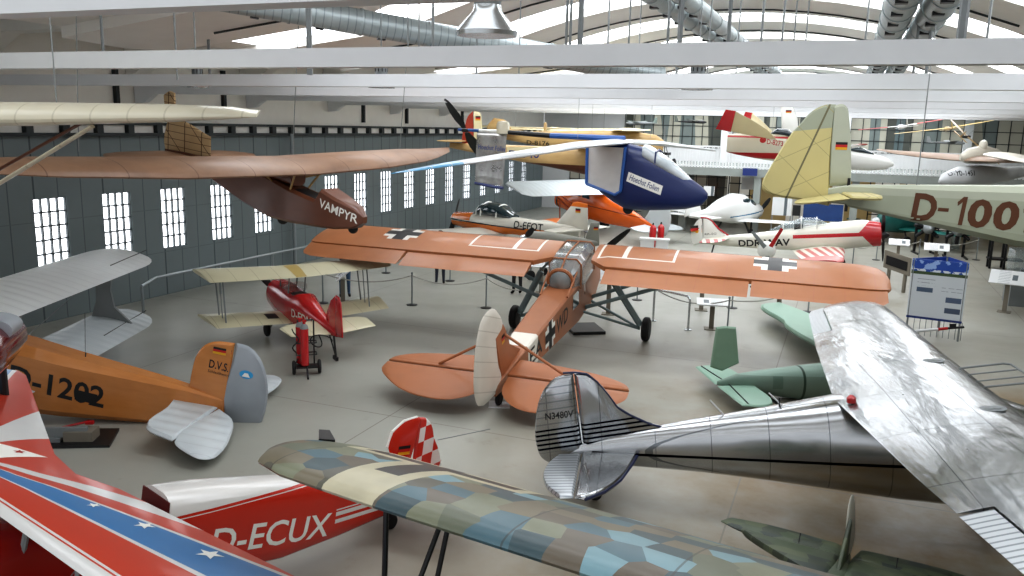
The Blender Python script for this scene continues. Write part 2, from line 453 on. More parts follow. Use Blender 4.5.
# right side wall out past the frame, end wall with tall gridded windows, gallery
hobj(mb(M_cream).box((14, -6, 0), (14.3, D1, 7)), 'wall_right')
def grid(b, c0, c1, d, za, zb, st, r=.02):
    n = max(1, round((c1 - c0) / st)); m = max(1, round((zb - za) / st))
    for i in range(n + 1): q = c0 + (c1 - c0) * i / n; b.box((q - r, d - .05, za), (q + r, d, zb))
    for i in range(m + 1): q = za + (zb - za) * i / m; b.box((c0, d - .05, q - r), (c1, d, q + r))
M_backglass = mat('tall_window_glass', rough=.2, emit=.12, mottle=0, fn=lambda p: p.ramp(p.noise(.6, 1, (1, .1, .05)), ['#3c4648', '#4a5658', '#6f7876', '#a5a396', '#4a4d48', '#566466', '#77766a']))
hobj(mb(M_white).box((WL, D1, 0), (14, D1 + .3, 9)), 'wall_back')
GZ = 3.35
i = 40
for c0, c1, za, zb in ((-16.7, -9.6, .1, 3.2), (-9.2, -4.2, .1, 3.0), (-13.2, -7.2, 4.2, 6.1), (-6.6, -.5, 4.2, 6.1), (-.1, 5.6, 4.2, 6.1), (6.0, 13.8, 4.2, 6.1)):
    f = mb(M_steel); grid(f, c0, c1, D1 - .02, za, zb, .62); o = hobj(f, 'window_%d' % i); i += 1
    mb(M_backglass).box((c0, D1 - .02, za), (c1, D1 - .005, zb)).obj('pane', o, False)
M_galfront = mat('gallery_front', '#8f9591', .7)
GD = 43.5; GC = -11.4
hobj(mb(M_galfront).box((GC, GD, 2.95), (14, D1, GZ)), 'floor_gallery')
M_galglow = mat('gallery_back_panel_glow', rough=.8, emit=.4, fn=lambda p: p.ramp(p.noise(.7, 1, (1, .1, .02)), ['#8d8676', '#c9c2ac', '#a08c63', '#d8d6ce', '#7b7568', '#b8a983']))  # panel glows by itself to brighten the space under the gallery; no lamp there
hobj(mb(M_galglow).box((-6.5, D1 - 1.6, 0), (13.9, D1 - 1.5, 2.95)), 'wall_under_gallery')
b = mb(M_steel)
grid(b, 1.2, 13.8, D1 - 1.65, .2, 2.9, .6, .03); grid(b, -6.4, -4.6, D1 - 1.65, .2, 2.9, .6, .03)
hobj(b, 'window_under_gallery')
for i, c in enumerate((-9.9, -7.9, -4.2, .4, 5.0, 9.6)):
    hobj(mb(M_galfront).box((c - .17, GD + .1, 0), (c + .17, GD + .45, 2.95)), 'column_%d' % (i + 1))
for i, c in enumerate((-7.0, -.3, 5.8)):
    hobj(mb(M_white).box((c - .2, D1 - .6, GZ), (c + .2, D1 - .2, 7)), 'pillar_%d' % (i + 1))
b = mb(M_white); b.box((GC, GD - .03, GZ + 1.02), (14, GD + .03, GZ + 1.1)); b.box((GC, GD - .02, GZ + .06), (14, GD + .02, GZ + .1))
c = GC; random.seed(3)
while c < 14:
    s = random.uniform(-.07, .07); b.slab([(c - .035, GD, GZ), (c + .035, GD, GZ), (c + s + .035, GD, GZ + 1.05), (c + s - .035, GD, GZ + 1.05)], (0, .02, 0)); c += .155
tag(b.obj('gallery_railing', None, False, base=HM), 'white railing of slanted slats along the front of the rear gallery', 'railing')

# ducts
def duct(name, a, c, r, label, lo=0):
    a, c = Vector(a), Vector(c); d = c - a; L = d.length
    m = d.to_track_quat('Z', 'Y').to_matrix().to_4x4(); m.translation = a
    b = mb(M_duct); n = int(L / 1.2)
    for k in range(n): 
        q = L * k / n; w = L / n
        b.lathe((0, 0, q), (0, 0, 1), [(0, r + .015), (.05, r + .015), (.06, r), (w, r)], 22)
    o = b.obj('ventilation_duct', None, True, base=m); tag(o, label, 'duct', 'ventilation ducts under the roof')
    inv = m.to_3x3().inverted() @ Vector((0, 0, -1))
    k = .7
    while k < L - .3:
        u = Vector((inv.x, inv.y, 0)).normalized(); s = Vector((-u.y, u.x, 0))
        mb(M_dark).obox(u * (r - .01) + s * .05 + Vector((0, 0, k)), u * .025, s * .07, (0, 0, .07)).obj('air_outlet', o, False); k += 1.1
    return o
duct('d', WORLD.at(212, -4, 1, 14.5), WORLD.at(660, 75, 1, 17.5), .225, 'thick grey ribbed ventilation duct crossing the roof at upper left')
def ddir(u, v, d0, d1, r, label):
    p = HALL.at(u, v, 1, d0); p1 = Vector((p.x, d1, p.z)); p0 = Vector((p.x, d0 - 2, p.z)); return duct('d', HM @ p0, HM @ p1, r, label)
ddir(660, 0, 15, 34, .16, 'left one of the twin slim silver ducts in the roof centre')
ddir(688, 0, 15, 34, .16, 'right one of the twin slim silver ducts in the roof centre')
ddir(902, 0, 12.3, 40, .21, 'left one of the two wide silver ducts at upper right')
ddir(943, 0, 12.3, 40, .2, 'right one of the two wide silver ducts at upper right')

# lamps and hanger rods
M_lampin = mat('lamp_glow', '#fbfaf4', .5, emit=2, mottle=0)
def lamp(p, s, label):
    t = thing('pendant_lamp', label, 'lamp', Frame(p.x, p.y, p.z, 0), 'pendant hall lamps')
    b = mb(M_chrome).lathe((0, 0, 0), (0, 0, 1), [(-.02 * s, .28 * s), (.02 * s, .29 * s), (.04 * s, .28 * s), (.2 * s, .14 * s), (.24 * s, .13 * s), (.26 * s, .13 * s)], 28); b.obj('lamp_shade', t)
    mb(M_grey).lathe((0, 0, .26 * s), (0, 0, 1), [(0, .125 * s), (.03 * s, .13 * s), (.28 * s, .13 * s), (.3 * s, .09 * s)], 24).obj('ballast_housing', t)
    for k in range(10):
        a = 2 * pi * k / 10; mb(M_dark).obox((.128 * s * cos(a), .128 * s * sin(a), .4 * s), (.01, 0, 0), (0, .01, 0), (0, 0, .09 * s)).obj('cooling_slot', t, False)
    mb(M_lampin).lathe((0, 0, -.015 * s), (0, 0, 1), [(0, .2 * s), (.01, .2 * s)], 20).obj('diffuser', t)
    mb(M_cable).tube((0, 0, .55 * s), (0, 0, 8.2 - p.z), .008).obj('suspension_cable', t)
lamp(WORLD.at(487, 34, 1, 8.1), 1.0, 'large silver bell-shaped pendant lamp above the nearest white beam')
lamp(HALL.m @ HALL.at(381.5, 87, 1, 15.6), 1.0, 'pendant lamp behind the second beam, left of the propeller blade')
lamp(HALL.m @ HALL.at(198, 87, 1, 15.8), .9, 'pendant lamp behind the second beam above the wooden rudder')
lamp(HALL.m @ HALL.at(697, 89, 1, 15.6), 1.0, 'pendant lamp behind the second beam near the roof centre')
def rod(u, v0, v1, d, r=.014):
    a = HALL.at(u, (v0 + v1) / 2, 1, d); zt = max(HALL.at(u, v0, 1, d).z, a.z + .1); zb = HALL.at(u, v1, 1, d).z
    o = mb(M_cable if r < .02 else M_grey).tube((0, 0, 0), (0, 0, zt - zb), r, n=6).obj('hanger_rod', None); o.location = HM @ Vector((a.x, d, zb))
    tag(o, 'thin vertical steel hanger rod or cable hanging from the roof', 'rod', 'hanger rods under the roof')
for u, v1, d, r in ((50, 102, 17, .05), (101, 52, 9.5, .02), (175, 80, 9.5, .012), (194, 52, 9.5, .01), (208, 76, 14, .03), (309, 75, 9.4, .04), (408, 50, 9.4, .012), (419, 48, 9.4, .01), (381, 46, 9.4, .008),
                    (433, 47, 9.3, .018), (477, 74, 14, .02), (567, 46, 9.5, .018), (571, 46, 9.6, .018), (581, 46, 9.5, .035), (609, 46, 11, .014), (630, 46, 9.5, .012), (669, 46, 9.5, .016), (682, 46, 9.5, .02), (730, 45, 9.5, .022), (710, 74, 14.5, .012),
                    (763, 45, 11, .016), (784, 44, 9.5, .012), (796, 44, 11, .01), (808, 44, 11, .01), (868, 40, 9.5, .01), (964, 40, 9.3, .045), (990, 41, 9.3, .012), (520, 74, 14, .012), (640, 74, 14.5, .012), (679, 74, 14, .025), (739, 74, 14, .012), (918, 74, 14, .02), (931, 74, 14, .025), (349, 124, 30, .06), (302, 124, 30, .05)):
    rod(u, -12, v1, d, r)
# ================================================================== orange high-wing liaison aircraft (centre)
def cross_rects(p, cx, cy, a, r, w):
    """straight-armed cross with white flanks, centred on the local point cx, cy; axes swapped by a"""
    u, v = (p.x - cx).abs(), (p.y - cy).abs()
    blk = ((u < w) * (v < r)) | ((v < w) * (u < r))
    fl = (((u < w * 1.9) * (v < r)) | ((v < w * 1.9) * (u < r)))
    return fl, blk
def storch_wing(p):
    f1, b1 = cross_rects(p, -.12, 4.52, 0, .47, .155); f2, b2 = cross_rects(p, -.14, -4.76, 0, .47, .155)
    ln = None; y = p.y.abs()
    ln = (p.box(p.x, -.62, -.57, y, .72, 2.55) | p.box(p.x, .38, .42, y, .72, 2.55) | p.box(p.x, -.6, .42, y, .72, .78) | p.box(p.x, -.6, .42, y, 2.49, 2.55) | p.box(p.x, -.6, .42, y, 1.31, 1.42)) * (p.z > 2.3)
    top = p.z > 2.2
    base = p.ramp(p.noise(.5, 5), ['#a3663f', '#ac6f46', '#b5784e'], False)
    return p.layers(base, ('#a9664a', p.box(y.mod(.62), 0, .02) * .5), ('#e2ddd3', ln), ('#e6e3dc', (f1 | f2) * top), ('#2f3033', (b1 | b2) * top))
M_or = mat('salmon_orange_fabric', rough=.42, fn=storch_wing, mottle=.1, coat=.15)
M_or2 = mat('salmon_orange_paint', rough=.45, mottle=.12, fn=lambda p: p.layers(p.ramp(p.noise(.8, 5), ['#99603d', '#a46944'], False), ('#e3ded2', p.box(p.x, -4.5, -3.95))))
M_or3 = mat('salmon_orange_tail', '#a86b46', .45, mottle=.12)
M_teal = mat('grey_green_strut', '#7e9193', .5)
M_rudwhite = mat('white_fabric_rudder', rough=.6, mottle=.08, fn=lambda p: p.layers('#d2cdc2', ('#b9b3a7', p.box((p.z + p.x * .5).mod(.3), 0, .02))))
F = Frame(1.61, 20.66, 0, 72.3, 11, .7)
R = thing('liaison_aircraft', 'big salmon orange high-wing aircraft with black and white crosses, centre of the floor', 'airplane', F)
ST = [(.45, .5, -1.1), (.85, .5, -1.75), (4.2, .5, -1.75), (6.2, .5, -1.75), (6.55, .46, -1.72), (6.8, .34, -1.6), (6.95, .12, -1.38), (7.02, -.3, -1.0)]
for s in (1, -1):
    yo = -.14
    secs = [((xl, s * y + yo, 2.28), (xt, s * y + yo, 2.2)) for y, xl, xt in ST]
    w = mb(M_or).wing(secs, .1, 10, c1=.715).obj('wing', R)
    k = [(.9, -1.75), (4.1, -1.75)]
    mb(M_or).wing([((.5, s * y + yo, 2.28), (xt, s * y + yo, 2.14)) for y, xt in k], .1, 4, c0=.73).obj('flap', R)
    k = [(4.16, -1.75, .5), (6.2, -1.75, .5), (6.55, -1.72, .46), (6.8, -1.6, .34), (6.93, -1.4, .14)]
    mb(M_or).wing([((xl, s * y + yo, 2.28), (xt, s * y + yo, 2.17)) for y, xt, xl in k], .1, 4, c0=.73).obj('aileron', R)
    mb(M_dark).pipe([(.54, s * .5 + yo, 2.28), (.54, s * 6.2 + yo, 2.28)], .018).obj('slat_edge', R)
    # struts and landing gear
    mb(M_teal).tube((.45, s * .3, .85), (.15, s * 3.3, 2.22), .05, n=8, flat=(0, 0, 1)).tube((-.25, s * .3, .85), (-.75, s * 3.3, 2.2), .05, n=8, flat=(0, 0, 1)).tube((.2, s * 2.2, 1.75), (.1, s * 1.9, 2.25), .025).tube((-.55, s * 2.2, 1.75), (-.6, s * 1.9, 2.25), .025).split('wing_strut', R)
    yw = 1.58 if s > 0 else 1.86
    g = mb(M_teal).tube((.35, s * .42, 2.1), (.2, s * .95, 1.55), .03).tube((.2, s * .9, 1.55), (0, s * (yw - .14), .42), .085).tube((.45, s * .28, .8), (.02, s * (yw - .16), .33), .035).tube((-.45, s * .3, .85), (0, s * (yw - .16), .33), .035).obj('landing_gear_leg', R)
    mb(M_rubber).wheel((0, s * yw, touch(F, 0, s * yw, .31)), (0, 1, 0), .31, .19).obj('wheel', g)
# fuselage, canopy
b = mb(M_or2).fusb([(2.2, .42, 1.0, 1.5), (1.9, .56, .82, 1.62), (1.0, .7, .7, 1.62), (.5, .74, .68, 1.6), (-.9, .72, .74, 1.76), (-1.6, .7, .84, 1.8, .01), (-4.0, .56, 1.14, 1.78, .06), (-5.3, .26, 1.36, 1.7, .03), (-6.1, .07, 1.45, 1.64)], .07)
tr = b.bvh(); yr = -.4
b.text('EA', M_ink, (-4.42, yr, 1.27), (1, 0, .03), (0, 0, 1), .72, .36, .012, tree=tr, nrm=(0, -1, 0))
b.text('WD', M_ink, (-2.72, yr, 1.2), (1, 0, .03), (0, 0, 1), .85, .38, .012, tree=tr, nrm=(0, -1, 0))
def side_cross(b, cx, cz, r, w, y, nrm, tr):
    for m, ww, o in ((M_pap, w * 2, .004), (M_ink, w, .008)):
        b.quad([(cx - r, y, cz - ww), (cx + r, y, cz - ww), (cx + r, y, cz + ww), (cx - r, y, cz + ww)], m, nrm, tr, 3, o)
        b.quad([(cx - ww, y, cz - r), (cx + ww, y, cz - r), (cx + ww, y, cz + r), (cx - ww, y, cz + r)], m, nrm, tr, 3, o)
side_cross(b, -3.16, 1.42, .33, .1, yr, (0, -1, 0), tr)
b.text('EA', M_ink, (-2.0, .4, 1.22), (-1, 0, -.03), (0, 0, 1), .72, .36, .012, tree=tr, nrm=(0, 1, 0)); side_cross(b, -3.18, 1.42, .31, .09, .4, (0, 1, 0), tr)
b.text('WD', M_ink, (-3.7, .4, 1.24), (-1, 0, -.03), (0, 0, 1), .72, .36, .012, tree=tr, nrm=(0, 1, 0))
b.obj('fuselage', R)
M_cglass = mat('cabin_glazing', rough=.08, alpha=.62, mottle=0, coat=1, fn=lambda p: p.ramp(p.noise(1.3, 3), ['#4b5557', '#6d7779', '#a9b0b1', '#d5d9d9'], False))  # pale and dark patches are sky reflections put into the glass colour
c = mb(M_cglass).fusb([(.95, .6, 1.55, 1.66), (.55, .8, 1.5, 2.3), (-.5, .84, 1.5, 2.36), (-.85, .76, 1.6, 2.32), (-1.2, .62, 1.65, 2.16), (-1.3, .56, 1.7, 2.1)], .14).obj('canopy', R)
mb(M_cglass).lathe((-1.28, 0, 1.93), (-1, 0, 0), [(0, .27), (.08, .25), (.14, .17), (.17, 0)], 18).obj('rear_dome', R)
f = mb(M_or3)
for x, w, z1 in ((.55, .8, 2.32), (-.85, .78, 2.34)): f.pipe([(x, -w / 2, 1.6), (x, -w / 2, z1 - .12), (x, -w / 2 + .1, z1), (x, w / 2 - .1, z1), (x, w / 2, z1 - .12), (x, w / 2, 1.6)], .018)
f.pipe([(.55, 0, 2.32), (-.5, 0, 2.38), (-.85, 0, 2.34), (-1.25, 0, 2.2)], .02)
f.pipe([(-1.3, .3 * cos(a), 1.92 + .3 * sin(a)) for a in [pi * (k - 1) / 12 for k in range(15)]], .045)
f.pipe([(-1.05, -.34, 2.1), (-1.9, -.32, 1.8)], .02).pipe([(-1.05, .34, 2.1), (-1.9, .32, 1.8)], .02)
f.obj('canopy_frame', c)
mb(M_dark).box((-.55, -.22, 1.2), (-.1, .22, 1.25)).box((-.62, -.22, 1.2), (-.55, .22, 1.95)).box((.2, -.22, 1.2), (.5, .22, 1.3)).obj('seat', R)
b = mb(M_dkglass)
for x0, x1 in ((-1.5, -.95), (-.9, -.3), (-.25, .45)):
    for s in (1, -1): b.add([(x0, s * .352, 1.3), (x1, s * .365, 1.25), (x1, s * .365, 1.62), (x0 + .05, s * .352, 1.66)], [(0, 1, 2, 3)])
b.split('side_window', R)
# tail
q = F.many([(502, 323.7), (507.7, 343), (523.5, 350.8), (501, 378), (493.7, 333.9)], 1, 0)
b = mb(M_or3).plate(q, 1, .09, sm=False); flag(b, -5.72, -5.56, 2.34, 2.52, -.3, (0, -1, 0)); b.obj('fin', R)
q = F.many([(492, 308.6), (499.8, 315.8), (502, 322.6), (494.5, 335), (498, 367.7), (501, 379), (499.8, 390), (478.4, 406), (475, 397), (474.3, 372), (477, 340.6), (481.7, 320.3)], 1, 0)
rd = mb(M_rudwhite).plate(q, 1, .08); rd.obj('rudder', R)
for s in (1, -1):
    fr = [(-4.9, s * .05, 1.62), (-4.98, s * .9, 1.62), (-5.22, s * 2.05, 1.62), (-5.4, s * 2.36, 1.62), (-5.55, s * 2.42, 1.62), (-5.55, s * .05, 1.62)]
    mb(M_or3).plate(fr, 2, .1).obj('stabilizer', R)
    rr = [(-5.6, s * .1, 1.62), (-5.6, s * 2.42, 1.62), (-5.9, s * 2.4, 1.62), (-6.28, s * 2.08, 1.62), (-6.6, s * 1.63, 1.62), (-6.74, s * 1.15, 1.62), (-6.69, s * .62, 1.62), (-6.25, s * .2, 1.62)]
    mb(M_or3).plate(rr, 2, .07).obj('elevator', R)
    mb(M_or3).tube((-5.5, s * .04, 2.45), (-5.5, s * 1.35, 1.66), .028).obj('tail_brace', R)
zt = touch(F, -5.85, 0, .14)
t = mb(M_dark).tube((-5.75, 0, 1.5), (-5.85, 0, zt + .1), .05).tube((-5.4, 0, 1.45), (-5.85, 0, zt + .2), .025).obj('tail_gear', R)
mb(M_rubber).wheel((-5.85, 0, zt), (0, 1, 0), .14, .09).obj('tail_wheel', t)
pa = F.at(634, 226, 0, 2.3)
prop(R, (2.3, 0, 1.25), 1.35, M_dark, M_grey, atan2(pa.z - 1.25, pa.y), .14)
p = F.m @ Vector((-5.85, 0, touch(F, -5.85, 0, 0))); tag(mb(M_white).box((p.x - .2, p.y - .2, 0), (p.x + .2, p.y + .2, .012)).obj('wheel_pad', None, False), 'white plate under the tail wheel of the salmon orange aircraft', 'plate')

# ================================================================== polished aluminium high-wing aircraft (right)
def alu(p):
    n = p.noise(1.1, 6)
    c = p.ramp(n, ['#a0a3a6', '#b9bbbd', '#adb0b2'], False)
    return p.layers(c, ('#7c8084', p.box((p.y + 20).mod(1.32), 0, .012)), ('#7c8084', p.box((p.x + 20.4).mod(.74), 0, .01)))
alub = lambda p: (p.noise(.9, 3, (2.6, .8, 1)) * 1.0 + p.noise(5, 2, (2, .5, 1)) * .12, .036)
M_alu = mat('polished_aluminium', rough=.2, metal=.94, mottle=0, fn=alu, bump=alub, roughfn=lambda p: p.noise(1.6, 3) * .3 + .06)
M_corr = mat('corrugated_aluminium', rough=.42, metal=.75, mottle=0, fn=lambda p: p.layers('#c2c6c9', ('#8d9296', p.box((p.y + 10).mod(.085), 0, .025))))
M_nav2 = mat('dark_navy_edge', '#161f45', .4)
def al_fus(p): return p.layers(alu(p), ('#14161f', p.box(p.z + p.x * .02, 1.16, 1.2) * (p.x > -5)))
M_aluf = mat('aluminium_body', rough=.2, metal=.95, mottle=0, fn=al_fus, roughfn=lambda p: p.noise(2.5, 3) * .2 + .12, bump=lambda p: (p.noise(1.4, 2, (.5, 1, 1)), .03))
def al_fin(p):
    q = p.z - p.x * .13
    st = p.box(q.mod(.068), 0, .03) * p.box(q, 2.0, 2.34)
    rib = p.box((q + .01).mod(.105), 0, .02) * (q > 2.36) * (p.x < -5.17)
    return p.layers(alu(p), ('#989ca0', rib), ('#0f1222', st))
M_aluv = mat('aluminium_fin', rough=.22, metal=.92, mottle=0, fn=al_fin, bump=lambda p: (p.noise(1.2, 2), .05))
F = Frame(6.23, 10.2, 0, -8.9, 6)
R = thing('aluminium_aircraft', 'polished bare aluminium high-wing airplane with dark striped fin, right foreground', 'airplane', F)
WS = [(0, .15, -1.76), (2.55, .18, -1.5), (5.05, .24, -1.16), (5.35, .18, -1.05), (5.6, 0, -.8), (5.72, -.28, -.55)]
def half(s, c0=0, c1=1, ya=None): return [((xl, s * y, 2.0), (xt, s * y, 1.95)) for y, xl, xt in WS]
lerp = lambda y: ((.18 + (y - 2.55) * .024, -1.5 + (y - 2.55) * .136) if y > 2.55 else (.15 + y * .012, -1.76 + y * .102))
secs = [((lerp(abs(y))[0], y, 2.0), (lerp(abs(y))[1], y, 1.95)) for y in (-3.4, -2.55, -1.2, 0, 1.2, 2.55, 3.4)]
mb(M_alu).wing(secs, .12, 12).obj('wing', R)
for s in (1, -1): mb(M_alu).wing([((xl, s * y, 2.0), (xt, s * y, 1.95)) for y, xl, xt in [(3.4, *lerp(3.4))] + WS[2:]], .12, 12, c1=.8).obj('outer_wing', R)
for s in (1, -1):
    ch = lambda y, xl, xt: ((xl, s * y, 2.0), (xt, s * y, 1.94))
    mb(M_corr).wing([ch(3.44, .2, -1.38), ch(5.0, .24, -1.17), ch(5.3, .19, -1.07)], .12, 4, c0=.812).obj('aileron', R)
    for u_, v_ in ((930, 362), (997, 410)):
        fc = F.at(u_, v_, 2, 2.1); fc = Vector((fc.x, fc.y * s, 2.115)); mb(M_grey).lathe(fc, (0, 0, 1), [(0, .1), (.008, .1), (.01, .05), (.02, .045), (.02, 0)], 18).obj('fuel_cap', R)
    g = mb(M_alu).tube((.5, s * .5, .65), (.55, s * 1.0, .3), .06, flat=(1, 0, 0)).obj('landing_gear_leg', R)
    mb(M_rubber).wheel((.55, s * 1.08, touch(F, .55, 0, .28)), (0, 1, 0), .28, .17).obj('wheel', g)
b = mb(M_aluf).fus([(2.0, .5, .6, 1.2, 2), (1.9, 1.0, .4, 1.4, 2), (1.6, 1.15, .36, 1.5, 2.1), (1.0, 1.22, .4, 1.6, 2.2), (.1, 1.2, .45, 1.96, 2.4), (-1.0, 1.1, .58, 2.0, 2.4), (-1.75, .96, .7, 1.98, 2.3), (-2.6, .76, .83, 1.84, 2.2), (-3.5, .55, .95, 1.71, 2.1), (-4.35, .36, 1.03, 1.57, 2), (-5.1, .15, 1.1, 1.4, 2), (-5.5, .06, 1.12, 1.25, 2)])
b.use(M_dark); b.obj('fuselage', R)
mb(M_dkglass).fus([(.8, .9, 1.3, 1.5, 3), (.5, 1.1, 1.4, 1.7, 3), (.15, 1.16, 1.4, 1.95, 3), (.0, 1.0, 1.5, 1.96, 3)]).obj('windshield', R)
q = F.many([(573, 373), (555, 378), (541, 395), (535, 430), (537, 447), (542, 458), (553, 463), (583, 450)], 1, 0)
b = mb(M_aluv).plate(q, 1, .1, .88); o = F.at(546, 419, 1, 0); e = F.at(570, 416, 1, 0)
b.text('N3480V', M_ink, o, (1, 0, .1), (0, 0, 1), .4, .1, .012, nrm=(0, -1, 0)); b.obj('rudder', R)
q = F.many([(574, 373), (587, 374), (597, 382), (608, 395), (617, 407), (630, 415), (650, 424), (672, 430), (700, 433), (640, 447), (584, 450)], 1, 0)
mb(M_aluv).plate(q, 1, .1, .9).obj('fin', R)
q = F.many([(563, 373), (575, 372.5), (587, 374), (597, 382), (608, 395), (617, 407), (630, 415), (650, 424), (672, 430), (700, 433)], 1, -.03)
mb(M_nav2).pipe(q, .016).obj('fin_edge_stripe', R)
for s in (1, -1):
    fr = [(-4.36, s * .05, 1.25), (-4.44, s * .45, 1.25), (-4.58, s * .97, 1.25), (-4.77, s * 1.33, 1.25), (-5.0, s * 1.55, 1.25), (-5.12, s * 1.5, 1.25), (-5.14, s * .05, 1.25)]
    mb(M_alu).plate(fr, 2, .09, .9).obj('stabilizer', R)
    mb(M_nav2).pipe([(p[0] + .01, p[1], p[2]) for p in fr[:5]], .02).obj('stabilizer_edge_stripe', R)
    rr = [(-5.16, s * .08, 1.25), (-5.14, s * 1.5, 1.25), (-5.3, s * 1.52, 1.25), (-5.5, s * 1.2, 1.25), (-5.6, s * .8, 1.25), (-5.56, s * .38, 1.25), (-5.45, s * .1, 1.25)]
    mb(M_corr).plate(rr, 2, .07, .92).obj('elevator', R)
v = F.at(585, 497, 1, 0); mb(M_rubber).wheel((-5.0, 0, touch(F, -5.0, 0, .1)), (0, 1, 0), .1, .07).tube((-5.0, 0, touch(F, -5.0, 0, .1)), (-4.85, 0, 1.1), .03).obj('tail_wheel', R)
for u0, v0, u1, v1 in ((710, 400, 734, 426), (769, 393, 795, 418)):
    a = F.at(u1, v1, 1, 0); a2 = F.at(u0, v0, 1, 0); mb(M_white).tube(a, a2, .014, .009).obj('antenna', R)
mb(M_red).lathe((-1.6, -.3, 1.99), (0, 0, 1), [(0, .06), (.06, .058), (.09, .03), (.1, 0)], 14).obj('beacon_light', R)
mb(M_dark).tube((-2.45, 0, 1.85), (-2.45, 0, 1.98), .012).obj('antenna', R)
mb(M_grey).pipe([(.05, .75, 2.08), (.6, .75, 2.13), (.68, .7, 2.13), (.68, -.1, 2.13), (.05, -.1, 2.08)], .014).pipe([(.05, .45, 2.08), (.66, .45, 2.13)], .01).pipe([(.05, .15, 2.08), (.66, .15, 2.13)], .01).obj('handrail', R)
b = mb(M_white).tube((.2, 3.2, 2.0), (.55, 3.2, 2.02), .025).use(M_red).tube((.55, 3.2, 2.02), (.7, 3.2, 2.03), .025).use(M_dark).tube((.7, 3.2, 2.03), (.95, 3.2, 2.04), .02).obox((.78, 3.2, 2.07), (.05, 0, 0), (0, .01, 0), (0, 0, .035)); b.obj('pitot_tube', R)
prop(R, (2.1, 0, .9), 1.1, M_chrome, M_alu, .2, .15)

# ================================================================== starburst aerobatic biplane (left foreground)
F = Frame(-4.35, 6.85, 0, -132.2, 10)
SW = .09
def burst(p):
    dx = (.6 - p.x); dy = (p.y + 1.0)
    th = dy.op('ARCTAN2', dx) * (180 / pi)
    le = p.x + (p.y + .1).abs() * .1
    W, B = '#dcdcda', '#3f7fb8'
    return p.layers('#c8412a', (W, p.box(th, 59.5, 66)), (W, p.box(th, 71.2, 80.3)), (B, p.box(th, 72, 79.5)), (W, p.box(th, -49, -20)), (W, p.box(th, -81, -64.7)), (B, p.box(th, -80, -65.5)),
                    (W, le > .64), ('#c8412a', p.box(le, .66, .675)))
M_burst = mat('starburst_fabric', rough=.28, fn=burst, mottle=.06, coat=.5)
M_burstlow = mat('red_white_lower_wing', rough=.3, mottle=.08, coat=.3, fn=lambda p: p.layers('#9c2a1c', ('#d8d5cf', p.x > .47), ('#d8d5cf', p.box(p.x, .38, .42))))
M_redf = mat('glossy_red_fuselage', rough=.25, coat=.5, mottle=.08, fn=lambda p: p.layers('#c42c1a', ('#dedcd8', (p.z + p.x * .06 > 1.465)), ('#c42c1a', p.box(p.z + p.x * .06, 1.435, 1.455)), ('#dedcd8', p.box(p.z + p.x * .06, 1.425, 1.435)),
      ('#dedcd8', (p.box(p.z + (p.x + 3.1) * .04, 1.15, 1.2) | p.box(p.z + (p.x + 3.1) * .04, 1.22, 1.235) | p.box(p.z + (p.x + 3.1) * .04, 1.06, 1.11)) * p.box(p.x, -4.1, -3.08))))
R = thing('aerobatic_biplane', 'red, white and blue starburst biplane with D-ECUX on its red fuselage, left foreground', 'airplane', F)
ZU = 1.93
secs = [((.1, -4.35, ZU + .05), (-1.02, -4.4, ZU + .05)), ((.18, -4.1, ZU + .04), (-1.04, -4.15, ZU + .04)), ((.62, -.7, ZU), (-.26, -.85, ZU - .02)), ((.7, -.1, ZU), (-.22, -.2, ZU - .02)), ((.72, .2, ZU), (-.4, .35, ZU - .02)), ((.55, 2.2, ZU + .02), (-.66, 2.3, ZU)), ((.36, 3.6, ZU + .04), (-.82, 3.6, ZU + .02)), ((.1, 3.8, ZU + .04), (-.6, 3.8, ZU + .02))]
b = mb(M_burst).wing(secs, .1, 12); tr = b.bvh()
def star(c, r, rot=0):
    pts = [Vector(c)] + [Vector(c) + Vector((cos(rot + pi * k / 5), sin(rot + pi * k / 5), 0)) * (r if k % 2 == 0 else r * .42) for k in range(10)]
    return (pts, [(0, 1 + k, 1 + (k + 1) % 10) for k in range(10)])
b.decal([star(F.at(u, v, 2, ZU), r, 1.1) for u, v, r in ((209, 562, .115), (144, 533, .09), (93, 513, .06))], M_pap, (0, 0, 1), tr)
a, c, d = F.at(-14, 447, 2, ZU), F.at(-14, 465, 2, ZU), F.at(48, 458, 2, ZU); b.quad([a, c, d, d], M_pap, (0, 0, 1), tr, 6, .003)
b.decal([star(F.at(19, 456, 2, ZU), .06, .6)], M_red, (0, 0, 1), tr, .006)
b.obj('upper_wing', R)
mb(M_burstlow).wing([((.45, -3.6, .95), (-.5, -3.6, .95)), ((.55, 0, .88), (-.45, 0, .88)), ((.45, 3.6, .95), (-.5, 3.6, .95))], .1, 10).obj('lower_wing', R)
for s in (1, -1):
    o = mb(M_grey).tube((.3, s * 1.25, ZU - .06), (.2, s * 1.25, .95), .035, flat=(0, 1, 0)).tube((-.3, s * 1.3, ZU - .05), (-.3, s * 1.3, .95), .03, flat=(0, 1, 0)).tube((.3, s * .25, ZU - .05), (.35, s * .3, 1.4), .03).tube((-.15, s * .25, ZU - .05), (-.2, s * .28, 1.5), .03).split('wing_strut', R)
    mb(M_cable).tube((.25, s * .4, 1.0), (.3, s * 3.2, ZU - .05), .006).tube((.2, s * .4, 1.85), (.2, s * 3.2, 1.0), .006).tube((.1, s * .42, 1.0), (.1, s * 1.25, ZU - .05), .006).split('flying_wire', R)
    g = mb(M_red).tube((.5, s * .25, .8), (.6, s * .7, .3), .05, flat=(1, 0, 0)).obj('landing_gear_leg', R); mb(M_rubber).wheel((.6, s * .75, .22), (0, 1, 0), .22, .12).obj('wheel', g)
